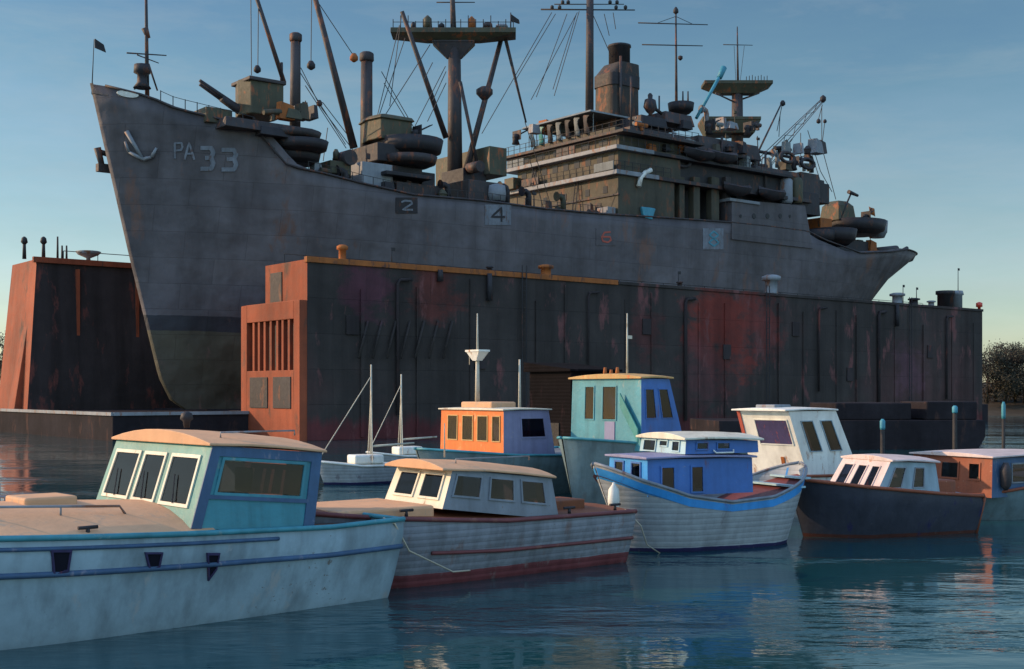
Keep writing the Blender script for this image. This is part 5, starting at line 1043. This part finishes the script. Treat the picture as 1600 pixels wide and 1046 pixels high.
mb = MB(); mb.hexa([(.75, om - .12, zB - .3), (1.05, om - .12, zB - .3), (1.05, om + .12, zB - .3), (.75, om + .12, zB - .3), (.65, om - .42, zB + .05), (1.15, om - .42, zB + .05), (1.15, om + .42, zB + .05), (.65, om + .42, zB + .05)]); mb.box(.62, 1.18, om - .45, om + .45, zB + .053, zB + .13); mb.build('crow_platform', M['white'], ms, g8_)
mb = MB(); mb.tube((.8, om + .40, zB), (.8, om + .40, zB - .45), .015, .015, 5); mb.build('halyard', M['rope'], ms, g8_)
t, z_ = f8.pix(812, 622, 2.2); _, z2 = f8.pix(812, 562, 2.2); mb = MB(); mb.tube((t, 2.2, zt1), (t, 2.2, z2), .07, .04, 6); mb.build('stub_mast', M['spar'], c8.o, g8_)
# 9 --- two pale sailing dinghies behind the launch
def sail_boat(px, D, label, L_, mastpx, top, B=1.9, stays=()):
    f = Frame(px, D, 30); r, g = boat('sailing_boat', f, label, L_ / 2, B, 'sailboat', 'small boats moored in front of the dry dock')
    pf_, _ = boat_hull(f, r, g, 0, L_, B, [(0, 1.0), (.4, .78), (1, .75)], .5, .8, .3, 'hullc', .5, deckmat='cream', railmat='white', deck_drop=0.0, camber=.08)
    mb = MB(); mb.box(L_ * .35, L_ * .65, B * .25, B * .75, .85, 1.25); mb.build('cuddy', M['white'], r, g, .08)
    t, z_ = f.pix(mastpx, top, B / 2); mb = MB(); mb.tube((t, B / 2, .9), (t, B / 2, z_), .07, .035, 7); mm = mb.build('mast', M['spar'], r, g)
    mb = MB(); mb.tube((t, B / 2, 1.6), (t + L_ * .45, B / 2, 1.7), .05, .04, 7); mb.build('boom', M['spar'], mm, g)
    for y_, dx in ((.1, -.3), (B - .1, .2)): mb = MB(); mb.tube((t, B / 2, z_ - .25 * (z_ - 1)), (t + dx, y_, .9), .022, .022, 5); mb.build('shroud', M['spar'], mm, g)
    mb = MB(); mb.tube((t, B / 2, z_ - .5), (L_ * .04, B / 2, 1.15), .02, .02, 5); mb.build('forestay', M['spar'], mm, g)
    return f, r, g
sail_boat(506, 52, 'small white sailing boat with the tallest bare mast, left of the orange cabin', 4.6, 580, 570)
sail_boat(585, 60, 'small white sailing boat with short bare mast, second from the left behind the launch', 4.4, 627, 585)
# dark shed on a float behind the orange cabin
fs = Frame(892, 54, 36); rs = empty('floating_shed', fs.world(1.2, 1.5, 0), fs.a); tag(rs, 'black tarred floating shed between the orange cabin and the teal trawler', 'shed'); go = (1.2, 1.5, 0)
mb = MB(); mb.box(-.6, 3.2, -.4, 3.6, -.2, .5); mb.build('float', M['pile'], rs, go, .05)
zt1 = fs.pix(892, 568, 0)[1]; mb = MB(); mb.box(0, 2.6, 0, 3.0, .5, zt1 - .35); mb.build('wall', M['shed'], rs, go)
mb = MB(); mb.hexa([(-.2, -.2, zt1 - .347), (2.8, -.2, zt1 - .347), (2.8, 3.2, zt1 - .347), (-.2, 3.2, zt1 - .347), (-.2, -.2, zt1 - .25), (2.8, -.2, zt1 - .25), (2.8, 3.2, zt1 + .1), (-.2, 3.2, zt1 + .1)]); mb.build('roof', M['shed'], rs, go)
mb = MB(); mb.box(-.05, -.004, .8, 1.8, .6, 2.6); mb.build('door', M['pile'], rs, go)
# work barge moored off the dock's right end
fb_ = Frame(1540, 86, 6); rb = empty('work_barge', fb_.world(-9, 4, 0), fb_.a); tag(rb, 'long low dark work barge moored below the right end of the dry dock', 'barge'); go = (-9, 4, 0)
mb = MB(); rows = []
for s_, k in ((-19, 0), (-17.5, 1), (-.8, 1), (0, .2)): rows.append([(s_, 0, lerp(1.2, -.5, k)), (s_, 8, lerp(1.2, -.5, k)), (s_, 8, 2.0), (s_, 0, 2.0)])
mb.loft(rows, closed=True, smooth=False, cap=True); mb.build('hull', M['apron'], rb, go, .05)
mb = MB(); mb.box(-4.0, -.3, .6, 5, 2.0, 3.3); mb.build('deck_tank', M['apron'], rb, go, .1); mb = MB(); mb.box(-10.5, -5, .8, 6, 2.0, 3.2); mb.build('cargo_box', M['apron'], rb, go, .1)
for c_ in CABS: c_.finish()
# mooring posts standing in the water
def post(px, ytop, D, label, r=.09, cap='turq', caph=.38, lean=0):
    x = (px - 800) / F * D; zt_ = HC + (Y0 - ytop) * D / F; o = empty('mooring_post', (x, D, 0)); tag(o, label, 'post', 'mooring posts at the right')
    mb = MB(); mb.tube((0, 0, -1.5), (lean, 0, zt_ - caph), r, r * .85, 9); mb.build('pile', M['pile'], o)
    mb = MB(); mb.lathe((lean, 0, zt_ - caph), [(r * .95, 0), (r * 1.08, caph * .2), (r * 1.08, caph * .8), (r * .5, caph)], 10); mb.build('cap', M[cap], o)
post(1379, 655, 44, 'dark mooring post with turquoise cap behind the pinkish cabin'); post(1492, 634, 62, 'dark mooring post with turquoise cap in front of the dock end', .13)
post(1568, 628, 58, 'thin dark mooring post in open water at the far right', .09, 'tealbl', .8)

# ------------------------------------------------------------------ trees on the shore
for i, (px, D, h, spd, lb, m_) in enumerate([(1542, 212, 8.5, 4.0, 'dark shore tree touching the dry dock end', 'leaf'), (1556, 218, 7.5, 3.6, 'low dark shore tree second from the dry dock end', 'leaf2'), (1571, 212, 9.8, 4.2, 'tallest ragged shore tree at the right', 'leaf'),
                                              (1586, 216, 9.0, 4.0, 'shore tree right of the tallest one', 'leaf2'), (1600, 212, 9.6, 4.4, 'shore tree cut by the right edge', 'leaf'), (1622, 214, 9.5, 4.4, 'shore tree outside the right edge', 'leaf'),
                                              (1563, 232, 10.5, 4.6, 'first tree behind the front row on the right shore', 'leaf2'), (1592, 234, 11, 4.6, 'second tree behind the front row on the right shore', 'leaf'),
                                              (1655, 216, 9.2, 4.6, 'dark tree further along the right shore, beyond the picture edge', 'leaf2'), (1700, 214, 7.6, 5.0, 'low spreading tree further along the right shore', 'leaf'), (1750, 220, 10, 4.6, 'tall tree furthest along the right shore', 'leaf2'),
  (-6, 275, 14, 6, 'brownish tree at the left edge behind the dry dock', 'leaf2'), (10, 280, 11, 5, 'low brownish tree beside the left dock wall', 'leaf2')]):
    tree((px - 800) / F * D, D, 2.2, h, spd, lb, M[m_], seed=i)
